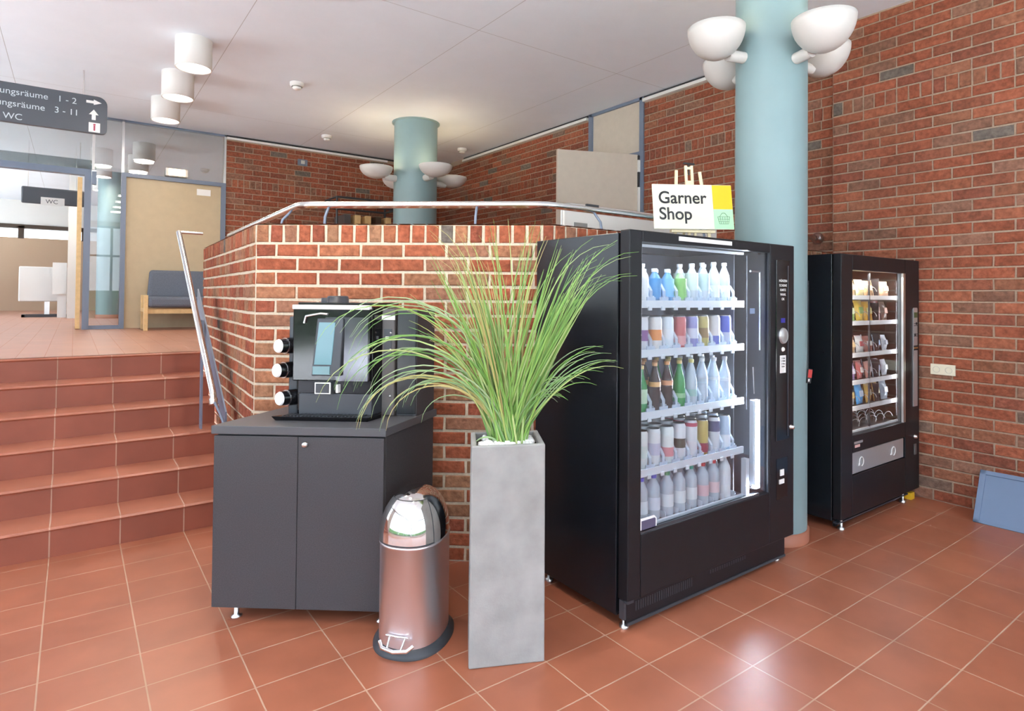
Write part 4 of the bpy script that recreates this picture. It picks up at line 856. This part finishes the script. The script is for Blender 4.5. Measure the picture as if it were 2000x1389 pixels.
mb = smb(); mb.hexa([(bx0-.04,by0-.055,.0),(bx1+.02,by0-.055,.0),(bx1+.03,by0+.05,.0),(bx0+.02,by0+.05,.0),(bx0-.055,by0-.065,.022),(bx1+.03,by0-.065,.022),(bx1+.03,by0+.05,.022),(bx0+.02,by0+.05,.022)]); mb.build('drip_tray', 'gloss', cm, .003)
mb = smb()
for i in range(22): mb.box(bx0-.01+i*.018, bx0-.002+i*.018, by0-.05, by0+.005, .022, .0245)
mb.build('drip_grid', 'greyplast', cm)
mb = smb(); mb.box(bx0-.0, bx1-.008, by0-.004, by0+.02, bh-.034, bh-.012); mb.build('trim_highlight', 'paper', cm, .003)  # white highlight of the chrome top edge, put into the colour
mb = smb(); mb.box(bx0+.012, bx1-.002, by0+.02, by1, bh-.012, bh); mb.build('lid', 'gloss', cm, .004)
mb = smb(); mb.lathe([(0,.034),(.040,.034),(.048,.028),(.048,.0),(.05,0)], 24, (.39,.30,bh-.001)); mb.lathe([(0,.024),(.03,.024),(.032,0)], 20, (.32,.33,bh-.001)); mb.build('bean_hopper_cap', 'greyplast', cm)
# side module with controls
mb = smb(); mb.box(bx1-.002, bx1+.065, by0+.10, by1, .0, bh-.03); sm_ = mb.build('side_module', 'smoke', cm, .006)
mb = smb(); mb.box(bx1+.0, bx1+.067, by0+.093, by0+.10, .485, .508); mb.build('handle_strip', 'paper', sm_, .002)  # white handle strip at the top of the module
mb = smb(); mb.box(bx1+.02, bx1+.038, by0+.094, by0+.10, .385, .402); mb.build('button', 'paper', sm_)
mb = smb()
for z in (.42,.335,.10): mb.T = SHX @ Matrix.Translation((bx1+.045, by0+.10, z)) @ Matrix.Rotation(PI/2,4,'X'); mb.lathe([(0,.006),(.005,.005),(.006,0)], 10)
mb.build('screw', 'alu', sm_)
mb = smb(); mb.box(bx1+.012, bx1+.05, by0+.096, by0+.10, .30, .44); mb.build('badge', 'greyplast', sm_)
mk = cab_thing('milk_cooler', 'plain dark milk cooler box behind the coffee machine on the cabinet', 'cooler', .898)
mb = smb(); mb.box(bx1+.072, .803, .295, .485, 0, .535); mb.build('body', 'anth', mk, .003)
mb = smb(); mb.box(bx1+.076, .799, .289, .295, .01, .525); mb.build('door', 'black', mk, .002)
# cup dispenser on the left of the coffee machine
cu_ = cab_thing('cup_dispenser', 'black three-tube cup dispenser with white cups left of the coffee machine', 'cup dispenser', .898)
mb = smb(); mb.box(bx0-.055, bx0-.008, by0+.055, by1-.04, 0, .50); mb.build('column', 'bluegrey' if False else 'greyplast', cu_, .006)
cdir = Vector((-.38,-.92,.02)).normalized()
for zz, xx in ((.355,-.036),(.235,-.042),(.098,-.026)):
    q = Vector((bx0+xx+.012, by0+.05, zz)); mb = smb(); mb.tube([q, q+cdir*.045], [.040,.040], 20); mb.tube([q+cdir*.030, q+cdir*.075], [.036,.034], 20); tb = mb.build('cup_tube', 'gloss', cu_)
    mb = smb(); mb.tube([q+cdir*.075, q+cdir*.082], [.034,.030], 20); mb.build('paper_cup', 'paper', tb)
    mb = smb(); mb.tube([q+cdir*.044, q+cdir*.047], [.0405,.0405], 20); mb.build('chrome_ring', 'chrome', tb)
# ------------------------------------------------------------------ pedal bin
bn = thing('pedal_bin', 'polished steel dome-top pedal bin between the cabinet and the planter', 'bin', (1.256, 2.452, 0), math.radians(-50))
# local: +y is the back, -y the front
def sup(phi, a, b, p=2.35):
    c, s = math.cos(phi), math.sin(phi); k = (abs(c)**p+abs(s)**p)**(-1/p); return (a*c*k, b*s*k)
def shell(mb, prof, a, b, n=48, ph0=0, ph1=2*PI, off=0, close=True, smooth=True, mi=0):
    cnt = n if close else n+1; vs = []
    for sc_, z, extra in prof:
        for k in range(cnt):
            ph = ph0+(ph1-ph0)*k/n; x, y = sup(ph, a, b); l_ = math.hypot(x, y) or 1; rr = max(0, sc_)+(off+extra)/l_; vs.append((x*rr, y*rr, z))
    fs = []
    for j in range(len(prof)-1):
        for k in range(cnt if close else n):
            q = (k+1) % cnt if close else k+1; fs.append((j*cnt+k, j*cnt+q, (j+1)*cnt+q, (j+1)*cnt+k))
    mb.add(vs, fs, mi, None, smooth); return vs
BA, BB = .140, .180; ZD, HD = .455, .202
mb = MB(); shell(mb, [(1,.025,0),(1,.44,0),(1,.442,.003),(1,.450,.003),(1,.452,0)], BA, BB); mb.build('body', 'satin', bn)
mb = MB(); dome = [(math.cos(t)**.8 if t < PI/2-.01 else .001, ZD+HD*math.sin(t), 0) for t in [PI/2*i/16 for i in range(17)]]
shell(mb, [(1,.452,0)]+dome, BA, BB); mb.build('dome_lid', 'chrome', bn)
mb = MB(); fd = [(math.cos(t)**.8, ZD+HD*math.sin(t), 0) for t in [.03+.98*i/12 for i in range(13)]]
shell(mb, fd, BA, BB, 24, -PI/2-1.0, -PI/2+1.0, .004, False); mb.build('push_flap', 'chrome', bn)
mb = MB(); shell(mb, [(fd[0][0],fd[0][1]-.006,0),(fd[0][0],fd[0][1],0)], BA, BB, 24, -PI/2-1.03, -PI/2+1.03, .0045, False)
for ph in (-PI/2-1.02, -PI/2+1.02):
    mb.tube([(sup(ph,BA,BB)[0]*s_*1.012, sup(ph,BA,BB)[1]*s_*1.012, z) for s_, z, _ in fd], .0025, 6)
mb.tube([(sup(-PI/2-1.0+2.0*i/12,BA,BB)[0]*fd[-1][0]*1.03, sup(-PI/2-1.0+2.0*i/12,BA,BB)[1]*fd[-1][0]*1.03, fd[-1][1]) for i in range(13)], .0025, 6)
mb.build('flap_seal', 'rubber', bn)
mb = MB(); shell(mb, [(1,0,.026),(1,.012,.026),(1,.030,.004),(1,.034,-.002)], BA, BB); mb.build('base_ring', 'rubber', bn)
mb = MB(); mb.tube([(-.075,-BB-.012,.062),(-.055,-BB-.035,.050),(0,-BB-.045,.046),(.055,-BB-.035,.050),(.075,-BB-.012,.062)], .008, 10); mb.tube([(-.035,-BB+.002,.085),(-.030,-BB-.036,.052)], .005, 8); mb.tube([(.035,-BB+.002,.085),(.030,-BB-.036,.052)], .005, 8); mb.tube([(-.05,-BB-.004,.088),(0,-BB-.008,.088),(.05,-BB-.004,.088)], .004, 8); mb.build('pedal', 'chrome', bn)
# ------------------------------------------------------------------ planter with grass
PH = .897; pa = math.radians(-25)
pt = thing('potted_grass', 'tall square concrete planter with arching green grass in front of the parapet', 'potted plant', (1.4585, 2.026, 0), pa)
w0, wt, dp = .158, .154, .27
mb = MB(); a, b = -w0, w0; ti = .022
out0 = [(-w0,0,0),(w0,0,0),(w0,dp,0),(-w0,dp,0)]; o1 = [(-wt,.002,PH),(wt,.002,PH),(wt,dp-.004,PH),(-wt,dp-.004,PH)]; i1 = [(-wt+ti,.002+ti,PH),(wt-ti,.002+ti,PH),(wt-ti,dp-.004-ti,PH),(-wt+ti,dp-.004-ti,PH)]; i0 = [(x,y,PH-.06) for x,y,_ in i1]
vs = [(x+.11*y,y,z) for x,y,z in out0+o1+i1+i0]; fs = [(3,2,1,0)]
for i in range(4):
    k = (i+1) % 4; fs += [(i,k,4+k,4+i),(4+i,4+k,8+k,8+i),(8+i,8+k,12+k,12+i)]
mb.add(vs, fs); mb.build('planter', 'concrete', pt, .006)
mb = MB(); mb.T = Matrix(((1,.11,0,0),(0,1,0,0),(0,0,1,0),(0,0,0,1))); mb.add([(-wt+ti,.002+ti,PH-.028),(wt-ti,.002+ti,PH-.028),(wt-ti,dp-.004-ti,PH-.028),(-wt+ti,dp-.004-ti,PH-.028)], [(0,1,2,3)]); mb.build('soil', 'soil', pt)
mb = MB(); pebs = []
for k in range(95):
    x, y = R.uniform(-wt+ti+.018, wt-ti-.018), R.uniform(.04, dp-.045); x += .11*y
    r = R.uniform(.011, .021); z = PH-.022+R.uniform(0,.012); vs = []
    for i in range(5):
        la = -PI/2+PI*i/4
        for j in range(7): vs.append((x+r*math.cos(la)*math.cos(j*PI*2/7)*R.uniform(.8,1.15), y+r*math.cos(la)*math.sin(j*PI*2/7)*R.uniform(.8,1.15), z+.75*r*math.sin(la)))
    fs = [(i*7+j, i*7+(j+1)%7, (i+1)*7+(j+1)%7, (i+1)*7+j) for i in range(4) for j in range(7)]
    mb.add(vs, fs, 0, None, True)
tag(mb.build('pebbles', 'pebble', pt), kind='stuff')
lat = Vector((math.cos(TH), -math.sin(TH), 0)); dpt = Vector((math.sin(TH), math.cos(TH), 0))
rot = Matrix.Rotation(-pa, 3, 'Z'); lat = rot @ lat; dpt = rot @ dpt
GC = [(.16,.34,.06),(.22,.40,.08),(.27,.43,.11),(.34,.46,.16),(.13,.29,.06),(.38,.44,.16)]
GP = [(.26,.37,.17),(.31,.42,.22),(.20,.33,.13)]; GY = [(.40,.38,.13),(.44,.37,.14),(.34,.40,.11)]
fo = MB()
def blade(al, L, be, p, pal, wd=.0032, dz=0, seed_r=.045):
    x0, y0 = R.gauss(0, seed_r*.6), R.gauss(0, seed_r*.45); P = Vector((.02, dp/2-.01, PH-.03))+lat*x0+dpt*y0
    n = 16; pts = []; dd_ = R.gauss(0, .16)+dz; cur = P.copy(); sgn = 1 if al >= 0 else -1
    c = R.choice(pal); kk = R.uniform(.82,1.15); c = tuple(v*kk for v in c)
    for i in range(n+1):
        pts.append(cur.copy()); t = i/n; an = al+sgn*be*t**p
        dv = lat*math.sin(an)+Vector((0,0,math.cos(an)))+dpt*dd_*math.cos(an*.5)*(.4+t); cur = cur+dv.normalized()*L/n
    side = (lat*.5+dpt*R.uniform(-.9,.9)); 
    vs = []
    for i, q in enumerate(pts):
        t = i/n; wv = wd*(1-t**2.2)+.0005; tn = (pts[min(i+1,n)]-pts[max(i-1,0)]).normalized(); s_ = tn.cross(dpt+lat*.15).normalized()*wv; nn = tn.cross(s_).normalized()*wv*.45
        vs += [q-s_, q+nn, q+s_]
    fs = []
    for i in range(n): fs += [(3*i,3*i+1,3*i+4,3*i+3),(3*i+1,3*i+2,3*i+5,3*i+4)]
    fo.add(vs, fs, 0, c, True)
g = math.radians
for _ in range(44): blade(g(R.uniform(-9,7)), R.uniform(.68,1.0), g(R.uniform(2,22)), 2, GC+GY)
for _ in range(40): blade(g(R.uniform(-19,-8)), R.uniform(.65,.90), g(R.uniform(0,22)), 2, GC+GY)
for _ in range(70): blade(g(R.uniform(11,26)), R.uniform(.60,.92), g(R.uniform(0,12)), 2, GC)
for _ in range(16): blade(g(R.uniform(14,24)), R.uniform(.85,1.05), g(R.uniform(50,95)), 5, GC, .0026)
for _ in range(10): blade(g(R.uniform(-16,-6)), R.uniform(.85,1.02), g(R.uniform(30,60)), 5, GY, .0026)
for _ in range(7): blade(g(R.uniform(-17,-10)), R.uniform(1.05,1.25), g(R.uniform(150,168)), 1.9, GP+GC, .0034)
for _ in range(11): blade(g(R.uniform(-25,-15)), R.uniform(.92,1.15), g(R.uniform(145,168)), 1.6, GP+GC, .0036)
for _ in range(9): blade(g(R.uniform(-32,-20)), R.uniform(.70,.92), g(R.uniform(140,165)), 1.5, GP+GY, .0034)
for _ in range(6): blade(g(R.uniform(-30,-20)), R.uniform(.50,.70), g(R.uniform(140,165)), 1.9, GP, .0034)
for _ in range(15): blade(g(R.uniform(-30,-18)), R.uniform(.55,.80), g(R.uniform(20,60)), 2.5, GC+GY, .0030)
for _ in range(14): blade(g(R.uniform(24,38)), R.uniform(.48,.66), g(R.uniform(60,95)), 3, GC+GP, .0028)
for _ in range(10): blade(g(R.uniform(20,34)), R.uniform(.35,.50), g(R.uniform(90,125)), 2.8, GC+GP, .0028)
for _ in range(130): blade(g(R.uniform(-26,27)), R.uniform(.22,.50), g(R.uniform(0,25)), 2, GC, .0036)
blade(g(-12), .16, g(158), .8, GP, .0042)
fo.build('foliage', 'grass', pt)
# ------------------------------------------------------------------ right wall details
t = thing('wall_socket', 'cream double power socket on the right brick wall', 'socket', (XR-.009, 1.782, .989))
mb = MB(); mb.box(-.012, 0, -.08, .08, -.04, .04); mb.build('plate', 'signcream', t, .003)
mb = MB()
for y in (-.04, .04): mb.T = Matrix.Translation((-.012, y, 0)) @ Matrix.Rotation(-PI/2, 4, 'Y'); mb.lathe([(.024,.0),(.024,.002),(.02,.002),(.02,-.006),(0,-.006)], 20)
mb.build('socket_insert', cmat((.6,.57,.5),.5), t)
mb = MB()
for y in (-.05,-.03,.03,.05): mb.T = Matrix.Translation((-.0085, y, 0)) @ Matrix.Rotation(-PI/2, 4, 'Y'); mb.lathe([(0,.001),(.003,.001)], 8)
mb.build('contact_hole', 'ink', t)
# blue panel leaning on the right wall
t = thing('leaning_panel', 'blue-grey framed panel leaning low against the right brick wall', 'panel', (5.0, 1.515, 0))
t.rotation_euler = (0, 0, math.radians(-87)); LN = math.radians(30)
PT = Matrix.Rotation(-LN, 4, 'X')
# panel plane local x along the wall, local z up the panel, leaning back
mb = MB(); mb.T = PT; mb.box(0, .9, 0, .018, .0, .37); mb.build('board', 'bluepanel', t)
mb = MB(); mb.T = PT; mb.box(0, .9, -.008, 0, .34, .37); mb.box(0, .035, -.008, 0, 0, .37); mb.box(0, .9, -.008, 0, 0, .02); mb.build('rim', 'bluepanel', t, .002)
# bits on the columns: pull chain and red tag
t = thing('hanging_chain', 'thin dark ball chain hanging down the near teal column', 'chain', (3.655, 2.195, 0))
cxn = Vector((.064, -.2165, 0)); mb = MB()
for i in range(60): 
    z = 1.62-i*.0092; mb.lathe([(0,-.004),(.0042,0),(0,.004)], 6, (cxn.x, cxn.y, z))
mb.tube([(cxn.x,cxn.y,1.62),(cxn.x,cxn.y,1.07)], .0009, 4); mb.build('ball_chain', 'rubber', t)
t = thing('red_tag', 'small red and black tag hanging on the chain by the column', 'tag', (3.655+cxn.x, 2.195+cxn.y-.004, 1.03))
mb = MB(); mb.T = Matrix.Rotation(-.45, 4, 'Z') @ Matrix.Rotation(.12, 4, 'Y'); mb.box(-.016, .016, -.005, 0, -.045, .045, 0); mb.box(-.011, .016, -.007, -.005, -.01, .04, 1); mb.box(-.006,.004,-.007,-.005,-.035,-.018,2); mb.build('tag_body', ['ink','red','paper'], t, .001)
